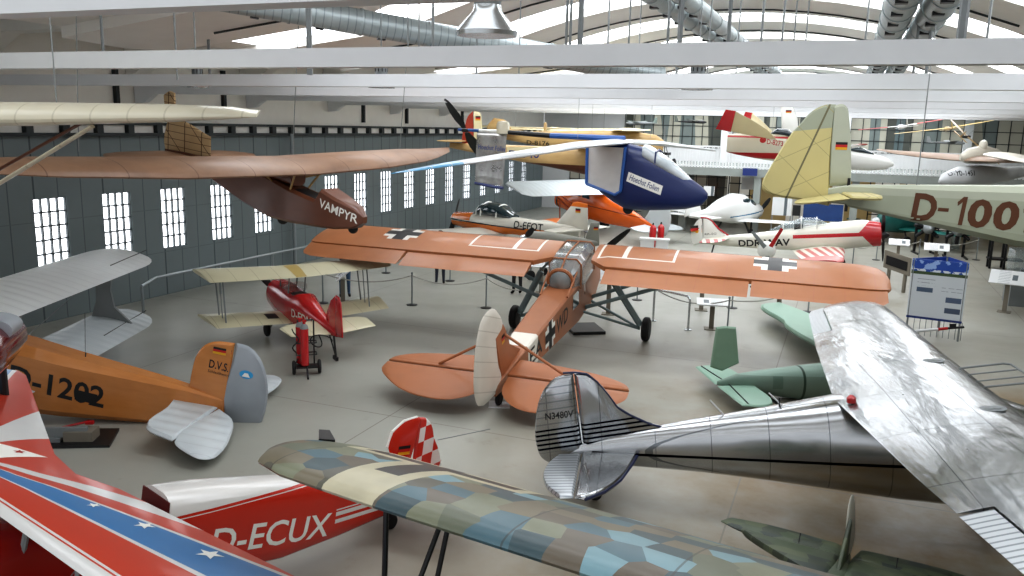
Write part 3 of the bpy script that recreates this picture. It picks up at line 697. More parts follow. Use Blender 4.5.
b = mb(M_redf).fus([(-.95, .66, .72, 1.72, 4), (-1.4, .64, .76, 1.72, 4), (-2.4, .52, .74, 1.66, 4), (-3.2, .38, .83, 1.6, 3.5), (-4.1, .2, .97, 1.55, 3), (-4.5, .08, 1.08, 1.5, 2.5)])
tr = b.bvh()
q0 = F.at(226, 551, 1, .3); q1 = F.at(334, 537, 1, .3)
b.text('D-ECUX', M_pap, (-1.42, .5, 1.04), (-1, 0, -.075), (0, 0, 1), 1.6, .29, .012, .12, tr, nrm=(0, 1, 0))
b.text('D-ECUX', M_pap, (-3.0, -.5, .94), (1, 0, .075), (0, 0, 1), 1.6, .31, .012, .12, tr, nrm=(0, -1, 0))
b.obj('fuselage', R)
mb(mat('glossy_red_nose', '#8f2018', .25, coat=.5)).fus([(1.75, .5, .8, 1.35, 2), (1.6, .8, .66, 1.5, 2), (1.0, .8, .66, 1.56, 2.2), (.3, .7, .68, 1.6, 3.5), (-.1, .68, .7, 1.56, 4), (-.95, .66, .72, 1.5, 4)]).obj('nose_section', R)
mb(M_dark).box((-.92, -.24, 1.0), (-.15, .24, 1.52)).use(mat('dark_red_interior', '#5c120e', .5)).box((-.948, -.29, .9), (-.935, .29, 1.67)).obj('cockpit', R)
M_chk = mat('chequered_rudder', rough=.3, coat=.4, mottle=.05, fn=lambda p: p.layers('#c42c1a', ('#e2e0db', (((p.x * 5.6 + .3).fl() + (p.z * 5.0 + p.x * 1.2).fl()).mod(2) > .5) * (p.x < -4.42))))
q = F.many([(388, 446), (393, 432), (405, 421), (418, 417), (421, 418), (412, 452), (404, 475)], 1, 0)
b = mb(M_redf2 if False else mat('glossy_red_fin', '#c42c1a', .25, coat=.5)).plate(q, 1, .07)
a = F.at(396, 446, 1, 0); flag(b, -4.28, -4.08, a.z - .12, a.z + .0, .3, (0, 1, 0)); b.obj('fin', R)
mb(M_pap).pipe(F.many([(387, 447), (392, 432), (404, 421), (417, 417)], 1, 0), .018).obj('fin_edge_stripe', R)
q = F.many([(419, 417), (426, 418), (431, 424), (433, 436), (437, 446), (441, 463), (432, 475), (411, 480), (414, 450)], 1, 0)
mb(M_chk).plate(q, 1, .06, .9).obj('rudder', R)
for s in (1, -1): mb(M_redf).plate([(-3.85, s * .05, 1.4), (-4.05, s * .9, 1.4), (-4.3, s * 1.05, 1.4), (-4.75, s * 1.0, 1.4), (-4.85, s * .5, 1.4), (-4.6, s * .08, 1.4)], 2, .06).obj('stabilizer', R)
v = F.at(392, 521, 1, 0); mb(M_rubber).wheel((-4.15, 0, touch(F, -4.15, 0, .1)), (0, 1, 0), .1, .07).tube((-4.15, 0, touch(F, -4.15, 0, .1)), (-4.0, 0, 1.15), .025).obj('tail_wheel', R)
mb(M_grey).tube((-4.7, .1, 1.9), (-5.6, .2, 2.0), .006).obj('tail_wire', R)

# ================================================================== lozenge-camouflaged parasol fighter (foreground)
LOZ = ['#7fa3ad', '#6e7461', '#6b6254', '#41575d', '#82866f', '#7d7561', '#52727d', '#605e52']
def loz(p):
    c = p.ramp(p.voro(4.0, (1.1, .95, 0), .6), LOZ)
    u, v = p.x + .42, (p.y + 2.92)
    r = .62
    def x(w, r): return ((v.abs() < w) * (u.abs() < r)) | ((u.abs() < w) * (v.abs() < r))
    white = ((v.abs() < .24) * (u.abs() < 1.3)) | ((u.abs() < .24) * (v.abs() < .86))
    blk = ((v.abs() < .115) * (u.abs() < .78)) | ((u.abs() < .12) * (v.abs() < .74))
    top = p.z > 2.42
    return p.layers(c, ('#3c3a33', p.box((p.y + 9).mod(1.05), 0, .015) * .6), ('#c9c2a6', white * top), ('#3f3a36', blk * top))
M_loz = mat('lozenge_fabric', rough=.4, fn=loz, mottle=.25, coat=.1)
M_loz2 = mat('green_splinter_camouflage', rough=.5, mottle=.2, fn=lambda p: p.ramp(p.voro(6.5, (1, .7, 0), .7), ['#48543f', '#353f3a', '#59614a', '#3c4437', '#4f5947']))
F = Frame(1.55, 4.19, 0, -120, 11)
R = thing('camouflaged_fighter', 'blue, green and brown lozenge-camouflaged fighter wing and tail, bottom foreground', 'airplane', F)
ZT = 2.52
E_ = [(4.0, .86, -.62), (3.9, .86, -.62)]
T = [(-.0, .84, -.62), (2.8, .8, -.66), (3.6, .76, -.66), (3.95, .64, -.62), (4.1, .42, -.54), (4.18, .1, -.42)]
secs = [((xl, -y, ZT), (xt, -y, ZT - .05)) for y, xl, xt in T[::-1]] + [((xl, y, ZT), (xt, y, ZT - .05)) for y, xl, xt in T[1:]]
mb(M_loz).wing(secs, .13, 14, camber=.02).obj('upper_wing', R)
mb(M_loz).wing([((.55, -3.4, .95), (-.5, -3.4, .95)), ((.55, 3.4, .95), (-.5, 3.4, .95))], .11, 8).obj('lower_wing', R)
for s in (-1, 1):
    mb(M_dark).tube((.28, s * 2.95, ZT - .1), (.2, s * 2.85, 1.0), .022).split('wing_strut', R)
    mb(M_dark).tube((-.38, s * 2.75, ZT - .1), (-.3, s * 2.85, 1.0), .022).tube((-.4, s * 2.78, ZT - .1), (.2, s * 2.85, 1.0), .022).split('wing_strut', R)
    mb(M_dark).tube((.3, s * .5, ZT - .08), (.5, s * .35, 1.55), .02).tube((-.2, s * .5, ZT - .08), (.5, s * .35, 1.55), .02).split('cabane_strut', R)
    mb(M_rubber).wheel((.35, s * .8, .3), (0, 1, 0), .33, .1).tube((.6, s * .3, .8), (.35, s * .75, .35), .025).obj('wheel', R)
mb(M_dark).slab([(-.3, -4.0, ZT + .02), (-.62, -4.35, ZT + .0), (-.55, -4.42, ZT), (-.2, -4.1, ZT + .02)], (0, 0, .02)).obj('aileron_horn', R)
ty = -.18
mb(M_loz2).fus([(1.6, .8, .85, 1.7, 4), (.5, .8, .75, 1.75, 4), (-.6, .72, .82, 1.72, 4), (-2.2, .52, 1.05, 1.66, 3.5, ty * .5), (-3.6, .28, 1.3, 1.58, 3, ty), (-4.6, .06, 1.4, 1.55, 3, ty)]).obj('fuselage', R)
S1 = [(-3.55, ty, 1.56), (-3.9, ty - .8, 1.56), (-4.35, ty - 1.25, 1.56)]
for s in (1, -1):
    mb(M_loz2).plate([(-3.3, ty + s * .06, 1.55), (-3.75, ty + s * .55, 1.55), (-4.25, ty + s * 1.05, 1.55), (-4.35, ty + s * 1.12, 1.55), (-4.35, ty + s * .06, 1.55)], 2, .07, .9).obj('stabilizer', R)
    mb(M_loz2).plate([(-4.38, ty + s * .06, 1.55), (-4.38, ty + s * 1.15, 1.55), (-4.55, ty + s * 1.42, 1.55), (-4.75, ty + s * 1.38, 1.55), (-4.85, ty + s * .9, 1.55), (-4.8, ty + s * .1, 1.55)], 2, .05, .9).obj('elevator', R)
    mb(M_dark).tube((-4.4, ty + s * .5, 1.57), (-4.45, ty + s * .5, 1.67), .007).obj('control_horn', R)
f1 = F.at(853, 490, 0, -4.5); 
mb(mat('white_grey_fin', '#b9b8ac', .5)).plate([(-4.42, ty, 1.5), (-4.4, ty - .03, 1.9), (-4.55, ty - .05, 2.12), (-4.8, ty - .05, 2.15), (-5.0, ty - .03, 1.9), (-5.0, ty, 1.6), (-4.7, ty, 1.45)], 1, .035).obj('rudder', R)
mb(M_loz2).plate([(-3.75, ty, 1.55), (-4.38, ty, 1.98), (-4.4, ty, 1.5)], 1, .05).obj('fin', R)

# ================================================================== orange and grey trainer biplane (left)
M_silver = mat('silver_grey_fabric', rough=.4, mottle=.06, fn=lambda p: p.layers('#c6cdd0', ('#b0b9bc', p.box((p.y + 10).mod(.3), 0, .018) * .55)), bump=lambda p: ((p.y * 2 * pi / .3).op('COSINE'), .006))
M_silver_lit = mat('lit_silver_fabric', rough=.4, mottle=.05, fn=lambda p: p.layers('#e6eaeb', ('#ccd2d4', p.box((p.y + 10).mod(.3), 0, .018) * .55)), bump=lambda p: ((p.y * 2 * pi / .3).op('COSINE'), .004))  # same silver fabric, with the upper wing's light put into its colour
M_vorange = mat('varnished_orange_plywood', rough=.25, coat=.5, mottle=.12, fn=lambda p: p.ramp(p.noise(1.5, 5, (1, 5, 5)), ['#b0703a', '#c28045', '#cb8a50'], False))
M_ltgrey = mat('light_grey_paint', '#9aa1a8', .35, coat=.2)
F = Frame(-10.156, 13.657, 0, 181, 10.9)
R = thing('trainer_biplane', 'orange plywood biplane with light grey wings and black number 1202, left edge', 'airplane', F)
def rt(y0, y1, z, xl, xt, tip, n=7):
    out = [((xl, y0, z), (xt, y0, z))]
    for i in range(n):
        a = pi / 2 * i / (n - 1) * .96; y = y1 - (tip - tip * sin(a)) * (1 if y1 > 0 else -1); m = (xl + xt) / 2 + .1; out.append(((m + (xl - m) * cos(a) ** .6, y, z), (m + (xt - m) * cos(a) ** .8, y, z)))
    return out
for nm, z, xl, xt, y1, dih in (('upper_wing', 2.3, -.28, -1.66, 5.5, .04), ('lower_wing', 1.0, -.72, -1.98, 5.15, .0)):
    a = rt(0, -y1, z, xl, xt, 1.1); c = rt(0, y1, z, xl, xt, 1.1)
    mb(M_silver_lit if nm == 'upper_wing' else M_silver).wing(a[::-1] + c[1:], .1, 12).obj(nm, R)
for s in (1, -1):
    y = s * 4.1
    mb(M_grey).slab([(-.75, y, 2.27), (-1.1, y, 2.27), (-1.12, y, 1.7), (-1.25, y, 1.35), (-1.7, y, 1.03), (-.8, y, 1.05), (-.85, y, 1.4), (-.8, y, 1.75)], (0, .07, 0)).split('interplane_strut', R)
    mb(M_dark).tube((-1.25, s * 3.6, 2.375), (-1.12, s * 5.75, 2.36), .01).obj('upper_aileron_gap', R)
    mb(M_dark).tube((-1.6, s * 2.9, 1.062), (-1.5, s * 5.2, 1.055), .01).obj('lower_aileron_gap', R)
    mb(M_cable).tube((-.9, s * .5, 1.1), (-1.0, s * 4.0, 2.25), .008).split('flying_wire', R)
    mb(M_grey).tube((-.6, s * .3, 1.7), (-.7, s * .5, 2.3), .03).tube((-1.2, s * .3, 1.7), (-1.2, s * .5, 2.3), .03).split('cabane_strut', R)
    g = mb(M_grey).tube((.1, s * .3, .75), (0, s * .9, .35), .05).obj('landing_gear_leg', R); mb(M_rubber).wheel((0, s * .95, .33), (0, 1, 0), .34, .12).obj('wheel', g)
b = mb(M_vorange).fusb([(1.6, .6, .85, 1.5), (.8, .78, .72, 1.7), (-.4, .8, .55, 1.8), (-1.6, .76, .52, 1.74), (-2.4, .66, .58, 1.66), (-3.9, .4, .74, 1.55), (-4.4, .28, .86, 1.5), (-5.0, .1, .98, 1.38)], .2)
tr = b.bvh()
b.text('D-1202', M_ink, (-1.55, .6, 1.03), (-1, 0, -.085), (0, 0, 1), 1.55, .38, .02, 0, tr, nrm=(0, 1, 0))
b.quad([(-2.62, .6, .98), (-2.98, .6, .95), (-2.98, .6, 1.13), (-2.62, .6, 1.16)], M_ink, (0, 1, 0), tr, 3, .008)
b.text('D-1202', M_ink, (-3.1, -.6, .94), (1, 0, .085), (0, 0, 1), 1.55, .38, .02, 0, tr, nrm=(0, -1, 0))
b.obj('fuselage', R)
mb(M_red).lathe(F.at(68, 364, 1, 0) - Vector((0, 0, .05)), (0, 0, 1), [(0, .05), (.06, .05), (.09, 0)], 10).obj('beacon_light', R)
v = F.at(84, 369, 1, 0); mb(M_dark).tube(v, v + Vector((0, 0, .3)), .018, .008).tube(v + Vector((0, 0, .2)), v + Vector((.1, 0, 1.0)), .004).obj('antenna', R)
q = F.many([(235, 343), (215, 341.5), (205, 345), (197, 354), (192, 370), (188, 396), (205, 406), (224, 417)], 1, 0)
b = mb(M_vorange).plate(q, 1, .08, .92); tr = b.bvh(); o = F.at(209, 370, 1, .1)
fl = F.at(213, 344, 1, .1); fl2 = F.at(230, 356, 1, .1); flag(b, fl.x, fl2.x, fl2.z - .03, fl.z - .06, .3, (0, 1, 0), tree=tr)
b.text('D.V.S.', M_ink, (F.at(209.5, 367, 1, 0).x, .3, F.at(209, 366.5, 1, 0).z), (-1, 0, -.06), (0, 0, 1), .34, .15, .015, 0, tr, nrm=(0, 1, 0))
b.text('Schleißheim', M_ink, (F.at(208.5, 371, 1, 0).x, .3, F.at(208, 371, 1, 0).z), (-1, 0, -.06), (0, 0, 1), .36, .05, .0, 0, tr, nrm=(0, 1, 0)); b.obj('fin', R)
q = F.many([(237, 343), (248, 346), (258, 355), (265, 370), (268, 390), (266, 408), (261, 423), (254, 431), (244, 430), (232, 424), (225, 417)], 1, 0)
b = mb(M_ltgrey).plate(q, 1, .08, .92); c = F.at(247, 374, 1, 0)
mt = mat('blue_badge', '#3aa0d8', .4, mottle=0); pts = [Vector((c.x, .3, c.z))] + [Vector((c.x + .12 * cos(a), .3, c.z + .075 * sin(a))) for a in [2 * pi * k / 16 for k in range(16)]]
b.decal([(pts, [(0, 1 + k, 1 + (k + 1) % 16) for k in range(16)])], mt, (0, 1, 0)); b.quad([(c.x - .07, .3, c.z - .04), (c.x + .07, .3, c.z - .04), (c.x + .03, .3, c.z + .03), (c.x - .03, .3, c.z + .03)], M_pap, (0, 1, 0), None, 2, .01); b.obj('rudder', R)
for s in (1, -1):
    q = [(-4.2, s * .12, 1.22), (-4.24, s * .5, 1.22), (-4.26, s * 1.39, 1.22), (-4.78, s * 1.67, 1.22), (-4.94, s * .06, 1.22)]
    mb(M_silver).plate(q, 2, .09, .92).obj('stabilizer', R)
    q = [(-4.97, s * .08, 1.22), (-4.82, s * 1.69, 1.22), (-5.15, s * 2.0, 1.22), (-5.36, s * 2.09, 1.22), (-5.5, s * 2.02, 1.22), (-5.56, s * 1.8, 1.22), (-5.5, s * 1.08, 1.22), (-5.3, s * .4, 1.22)]
    mb(M_silver).plate(q, 2, .07, .92).obj('elevator', R)
v = F.at(229, 444, 1, .1); mb(M_rubber).wheel((-5.0, .2, touch(F, -5.0, .2, .1)), (0, 1, 0), .1, .08).tube((-5.0, .18, touch(F, -5.0, .2, .1)), (-4.8, 0, 1.0), .025).obj('tail_wheel', R)
# maroon engine nose at the frame's left edge
p = WORLD.at(-29, 357, 1, 8.6); Q = Frame(p.x, p.y, 0, -75); zc = p.z
R = thing('engine_nose_display', 'glossy maroon domed engine nose with black underside cut off by the left edge', 'engine', Q)
M_mar = mat('glossy_maroon', rough=.12, coat=1, mottle=.05, fn=lambda q: q.layers('#5e0c15', ('#17181a', q.z < zc - .18)))
b = mb(M_mar); secs = []
for h, r in ((.33, .01), (.32, .09), (.28, .18), (.18, .27), (.06, .315), (-.1, .33), (-.5, .32), (-1.0, .28)): secs.append([(h, r * cos(2 * pi * i / 24), zc + r * .98 * sin(2 * pi * i / 24)) for i in range(24)])
b.loft(secs).obj('cowling', R)
mb(M_ltgrey).fus([(-.3, .66, zc + .05, zc + .355, 2.2), (-.7, .66, zc + .05, zc + .345, 2.2)]).obj('cowl_band', R)
mb(M_dark).tube((-.9, 0, 0), (-.9, 0, zc - .2), .05).box((-1.2, -.3, 0), (-.6, .3, .04)).obj('stand', R)
# ================================================================== brown wooden glider with VAMPYR lettering (hanging, upper left)
M_brown = mat('brown_varnished_fabric', rough=.5, mottle=.3, coat=.08, fn=lambda p: p.layers(p.ramp(p.noise(.7, 5, (1, .6, 1)), ['#644939', '#80604a', '#98785f', '#7b5a48'], False), ('#5a3c2b', p.box((p.y + 9).mod(1.25), 0, .02) * .7)))
M_brownf = mat('dark_brown_plywood', rough=.4, mottle=.2, coat=.25, fn=lambda p: p.ramp(p.noise(1.2, 5, (1, 3, 3)), ['#54301f', '#663b28', '#704533'], False))
M_translin = mat('doped_linen', rough=.6, mottle=.1, fn=lambda p: p.layers('#c6a981', ('#7a5c40', p.box((p.z + 5).mod(.16), 0, .016)), ('#5a4028', p.box((p.x + 9).mod(.6), 0, .03)), ('#5a4028', p.box((p.x + p.z * 1.2 + 9).mod(1.1), 0, .03))))
F = Frame(-5.02, 17.5, 4.41, -32.6, -6)
R = thing('wooden_glider', 'brown wooden glider with VAMPYR on its nose, hanging at upper left', 'glider', F)
V = [(0, 1.15, -.35), (2.6, 1.15, -.35), (2.75, 1.13, -.33), (4.4, .95, -.2), (5.2, .74, .05), (5.9, .5, .24), (6.3, .36, .31)]
zz = lambda y: -.14 + .2 * (y / 6) ** 2
secs = [((xl, -y * 1.14, zz(y)), (xt, -y * 1.14, zz(y) + .13)) for y, xl, xt in V[::-1]] + [((xl, y * .88, zz(y) + .04), (xt, y * .88, zz(y) + .16)) for y, xl, xt in V[1:]]
mb(M_brown).wing(secs, .17, 12, camber=.04).obj('wing', R)
b = mb(M_brownf).fusb([(2.6, .12, -.88, -.76), (2.4, .34, -1.02, -.6), (2.0, .5, -1.1, -.48), (1.6, .54, -1.14, -.36), (1.45, .54, -1.15, -.6), (.75, .56, -1.2, -.5), (.1, .54, -1.2, -.36), (-.8, .46, -1.02, -.3), (-1.9, .32, -.72, -.28), (-3.0, .16, -.46, -.28), (-3.7, .06, -.38, -.3)], .1)
tr = b.bvh()
b.text('VAMPYR', M_pap, (1.6, -.5, -.66), (1, 0, -.17), (.12, 0, 1), .92, .18, .012, 0, tr, nrm=(0, -1, .25)); b.obj('fuselage', R)
mb(M_dark).fus([(1.42, .4, -.62, -.58, 4), (.78, .42, -.56, -.5, 4)]).obj('cockpit_opening', R)
mb(M_brownf).fus([(.7, .4, -.45, -.1, 4), (-.25, .42, -.38, -.02, 4), (-.6, .2, -.34, -.1, 4)]).obj('wing_pylon', R)
for s in (1, -1): mb(M_wood).tube((.75, s * .25, -.5), (.98, s * .35, -.14), .022).tube((.2, s * .25, -.42), (.9, s * 1.1, -.12), .02).split('wing_strut', R)
mb(M_rubber).ball((2.3, 0, -1.05), .1).obj('landing_ball', R); mb(M_rubber).ball((.3, 0, -1.22), .12).obj('landing_ball', R)
mb(M_translin).plate(F.many([(168, 119), (176, 118), (211, 137), (211, 157), (190, 156), (166, 152), (164, 140)], 1, 0), 1, .05, .9).obj('rudder', R)
mb(M_translin).plate(F.many([(164, 95), (170, 91), (175, 93), (176, 118), (166, 119)], 1, 0), 1, .05, .9).obj('fin', R)
for s in (1, -1): mb(M_brown).plate([(-2.6, s * .1, -.33), (-2.75, s * 1.8, -.36), (-2.95, s * 1.95, -.36), (-3.4, s * 1.7, -.36), (-3.5, s * .1, -.33)], 2, .06).obj('elevator', R)
for y in (-4.2, 0, 3.6): pass
mb(M_cable).tube((.3, 3.6, .25), (.3, 3.6, 3.4), .008).tube((.5, 0, .28), (.5, 0, 3.4), .008).tube((.3, -4.4, .25), (.3, -4.4, 3.4), .008).split('suspension_cable', R)

# ================================================================== cream strutted glider wing entering at upper left
M_ivory = mat('ivory_fabric', rough=.35, mottle=.06, coat=.3, fn=lambda p: p.layers('#cfc9b4', ('#b2ab95', p.box((p.y + 20).mod(.42), 0, .02) * .7)), bump=lambda p: ((p.y * 2 * pi / .42).op('COSINE'), .008))
F = Frame(-9.83, 10.2, 5.14, -88, 0)
R = thing('strutted_glider', 'ivory glider wing with two struts entering the picture at upper left', 'glider', F)
V = [(0, .55, -.85, 0), (4.0, .5, -.8, .1), (5.6, .38, -.6, .16), (6.3, .22, -.42, .19), (6.62, 0, -.22, .2)]
secs = [((xl, -y, z - .1), (xt, -y, z - .02)) for y, xl, xt, z in V[::-1]] + [((xl, y, z - .1), (xt, y, z - .02)) for y, xl, xt, z in V[1:]]
mb(M_ivory).wing(secs, .23, 14, camber=.03).obj('wing', R)
for s in (1, -1):
    mb(M_ivory).tube((.3, s * 4.75, -.06), (.25, s * .3, -2.75), .06, flat=(1, 0, 0)).split('wing_strut', R)
    mb(M_brownf).tube((-.45, s * 4.25, -.04), (-.3, s * .3, -2.3), .05, flat=(1, 0, 0)).split('wing_strut', R)
mb(M_ivory).fus([(2.6, .1, -2.5, -2.2, 2), (2.2, .5, -2.8, -1.9, 2.2), (1.0, .62, -2.95, -1.6, 2.4), (0, .6, -2.9, -1.5, 2.6), (-1.2, .45, -2.6, -1.6, 2.6), (-4.2, .14, -2.0, -1.7, 2.4)]).obj('fuselage', R)
mb(M_ivory).fus([(.5, .2, -1.7, -.02, 4), (-.5, .2, -1.7, -.02, 4)]).obj('wing_pylon', R)
mb(M_ivory).plate([(-3.6, 0, -1.7), (-4.1, 0, -.8), (-4.7, 0, -.8), (-4.9, 0, -2.0), (-4.2, 0, -2.0)], 1, .06).obj('fin', R)
mb(M_cable).tube((0, 4.2, .15), (0, 4.2, 2.8), .008).tube((0, -4.2, .15), (0, -4.2, 2.8), .008).split('suspension_cable', R)

# ================================================================== small red and cream biplane (left of centre)
M_crm = mat('cream_wing_paint', rough=.35, coat=.3, mottle=.06, fn=lambda p: p.layers('#d3ceb0', ('#b0aa8a', p.box((p.y + 9).mod(.5), 0, .012))))
M_rd = mat('bright_red_body', '#b91a20', .22, coat=.6, mottle=.06)
F = Frame(-5.47, 19.85, 0, 126, 7)
R = thing('sport_biplane', 'little red biplane with cream wings standing beside the red gas cylinder trolley', 'airplane', F)
b = mb(M_crm).wing([((.28, -2.62, 1.74), (-.55, -2.42, 1.72)), ((.3, -.3, 1.7), (-.68, -.2, 1.68)), ((.3, .3, 1.7), (-.68, .2, 1.68)), ((.42, 2.2, 1.74), (-.62, 2.1, 1.72))], .1, 8)
b.quad([(.3, -.18, 1.7), (-.66, -.13, 1.7), (-.66, .13, 1.7), (.3, .18, 1.7)], mat('brass_centre_panel', '#b7a060', .4), (0, 0, 1)); b.obj('upper_wing', R)
b = mb(M_crm).wing([((-.02, -2.3, .76), (-.95, -2.2, .75)), ((.02, 0, .62), (-.85, 0, .61)), ((.06, 2.2, .76), (-.95, 2.05, .75))], .1, 8)
b.quad([(-.3, .5, .7), (-.6, .5, .7), (-.6, .78, .7), (-.3, .78, .7)], M_dark, (0, 0, 1)); b.obj('lower_wing', R)
for s in (1, -1):
    y = s * 1.78
    mb(M_grey).tube((.15, y, 1.72), (-.2, y, .75), .018).tube((-.45, y, 1.7), (-.7, y, .74), .018).tube((-.2, y, 1.7), (-.45, y, .75), .012).split('interplane_strut', R)
    mb(M_grey).tube((.15, s * .2, 1.2), (.15, s * .22, 1.68), .018).tube((-.35, s * .2, 1.2), (-.4, s * .2, 1.66), .018).split('cabane_strut', R)
    g = mb(M_grey).tube((.25, s * .2, .5), (.1, s * .5, .2), .03).obj('landing_gear_leg', R); mb(M_rubber).wheel((.1, s * .55, .17), (0, 1, 0), .17, .09).obj('wheel', g)
b = mb(M_rd).fus([(.95, .4, .55, 1.05, 2), (.85, .62, .48, 1.2, 2.4), (.2, .68, .4, 1.28, 2.8), (-.55, .66, .42, 1.24, 3), (-1.0, .6, .48, 1.38, 2.6), (-1.4, .48, .56, 1.27, 2.6), (-2.2, .24, .78, 1.12, 2.4), (-2.7, .06, .9, 1.02, 2)])
tr = b.bvh()
b.text('D-EDMI', M_pap, (-.85, .5, .82), (-1, 0, .04), (0, 0, 1), .95, .2, .012, 0, tr, nrm=(0, 1, .1)); b.obj('fuselage', R)
mb(M_dark).fus([(-.45, .36, 1.2, 1.26, 3), (-.98, .34, 1.2, 1.3, 3)]).obj('cockpit', R)
mb(M_glass).fus([(.0, .46, 1.22, 1.26, 2.5), (-.4, .5, 1.2, 1.5, 2.5)], cap=False).obj('windscreen', R)
mb(M_rd).plate(F.many([(326, 316), (331, 300), (335, 296), (337, 335), (329, 334)], 1, 0), 1, .05, sm=False).obj('fin', R)
mb(M_rd).plate(F.many([(336, 295), (339, 297), (341, 303), (343, 338), (336, 337)], 1, 0), 1, .045, sm=False).obj('rudder', R)
for s in (1, -1): mb(M_crm).plate([(-1.85, s * .12, 1.0), (-1.9, s * .85, 1.0), (-2.05, s * 1.05, 1.0), (-2.6, s * 1.0, 1.0), (-2.75, s * .15, 1.0)], 2, .05, sm=False).obj('stabilizer', R)
mb(M_dark).tube((-2.55, 0, .9), (-2.72, 0, .42), .025).tube((-2.3, 0, .85), (-2.7, 0, .45), .018).box((-2.78, -.03, .36), (-2.6, .03, .44)).obj('tail_skid', R)
prop(R, (1.0, 0, .8), .85, M_dark, M_grey, .9, .1)

# ================================================================== grey-green two-seat glider D-1001 (hanging, right)
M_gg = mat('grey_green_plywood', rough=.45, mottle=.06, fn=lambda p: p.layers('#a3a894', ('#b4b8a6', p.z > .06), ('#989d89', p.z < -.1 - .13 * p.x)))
M_cdope = mat('cream_doped_fabric', rough=.5, mottle=.08, fn=lambda p: p.layers('#c9bd85', ('#a3a894', p.z > 1.02 + p.x * .12), ('#a89e70', p.box((p.x * .9 + p.z + 9).mod(.62), 0, .012)), ('#a89e70', p.box((p.z - p.x * .5 + 9).mod(.5), 0, .011)), ('#6f6a4e', p.box(p.x + .83 - p.z * .36, -.014, .014))))
M_drab = mat('brown_lettering', '#5a331a', .5, mottle=0)
F = Frame(4.82, 12, 4.3, -14)
R = thing('two_seat_glider', 'grey-green glider with cream rudder and brown D-1001 lettering, hanging at right', 'glider', F)
st = []
for u, w in ((851, .16), (883, .24), (912, .3), (960, .42), (1024, .52)):
    tp = F.at(u, 185 + (u - 851) * .0116, 1, -w / 2); bt = F.at(u, 207 + (u - 851) * .232, 1, -w / 2); st.append((tp.x, w, bt.z, tp.z))
x, w, z0, z1 = st[-1]
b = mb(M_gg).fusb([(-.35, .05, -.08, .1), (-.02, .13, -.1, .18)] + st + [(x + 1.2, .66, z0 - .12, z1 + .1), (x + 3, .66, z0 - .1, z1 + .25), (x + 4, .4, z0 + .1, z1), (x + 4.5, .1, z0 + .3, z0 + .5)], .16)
tr = b.bvh()
G1 = None
for ch, u0, u1, v0, v1 in (('D', 910, 933.5, 192.5, 220.5), ('-', 937.5, 948, 207.5, 211), ('1', 952.5, 964, 196, 224.5), ('0', 964.5, 988, 198, 227), ('0', 990, 1015, 200, 229.5), ('1', 1018, 1030, 203, 232)):
    y = -.16 - (u0 - 910) * .0009
    o = F.at(u0, v1, 1, y); e = F.at(u1, v1 + (u1 - u0) * .07, 1, y); t_ = F.at(u0, v0, 1, y)
    if ch == '1':
        w_ = e.x - o.x; h_ = t_.z - o.z; d_ = (e.z - o.z); k_ = w_ * .5
        pts = [o + Vector(q) for q in ((w_ * .42, -.5, d_ * .42), (w_ * .78, -.5, d_ * .8), (w_ * 1.0, -.5, h_ + d_), (w_ * .66, -.5, h_ + d_ * .6), (w_ * .18, -.5, h_ * .8), (w_ * .22, -.5, h_ * .66), (w_ * .6, -.5, h_ * .8))]
        b.decal([(pts, [(0, 1, 2, 6), (2, 3, 6), (3, 4, 5, 6)])], M_drab, (0, -1, 0), tr)
    else: b.text(ch, M_drab, o, (1, 0, (e.z - o.z) / (e.x - o.x)), (.08, 0, 1), e.x - o.x, t_.z - o.z, .0 if ch == '-' else .035, 0, tr, nrm=(0, -1, 0))
b.obj('fuselage', R)
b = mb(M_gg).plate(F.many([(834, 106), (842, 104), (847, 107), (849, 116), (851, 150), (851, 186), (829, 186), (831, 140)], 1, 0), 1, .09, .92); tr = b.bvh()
a = F.at(836, 142, 1, -.05); e = F.at(847, 150, 1, -.05); flag(b, a.x, e.x, e.z, a.z, -.3, (0, -1, 0), tree=tr); b.obj('fin', R)
q = F.many([(836, 104.5), (828, 104.4), (819, 107), (809, 114), (800, 124), (791, 134), (778, 154), (768, 171), (762, 183), (763, 190), (775, 196), (800, 200), (829, 206), (831, 150)], 1, 0)
mb(M_cdope).plate(q, 1, .07, .95).obj('rudder', R)
for s in (1, -1):
    mb(M_cdope).plate([(.3, s * .06, .06), (.34, s * .75, .06), (.2, s * .9, .06), (-.08, s * .92, .06), (-.1, s * .06, .06)], 2, .05, .93).obj('stabilizer', R)
    mb(M_cdope).plate([(-.12, s * .08, .05), (-.1, s * .94, .05), (-.4, s * .92, -.0), (-.72, s * .7, -.06), (-.7, s * .25, -.06), (-.35, s * .08, .0)], 2, .04, .93).obj('elevator', R)
mb(M_dark).box((-.03, -.05, -.2), (.01, -.02, .28)).obj('rudder_hinge', R)
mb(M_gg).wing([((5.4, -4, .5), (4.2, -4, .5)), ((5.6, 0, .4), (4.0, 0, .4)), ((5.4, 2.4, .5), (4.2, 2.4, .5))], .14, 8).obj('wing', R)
mb(M_cable).tube((.9, 0, .15), (.9, 0, 3.6), .008).tube((5.4, 0, .3), (5.4, 0, 3.6), .008).split('suspension_cable', R)

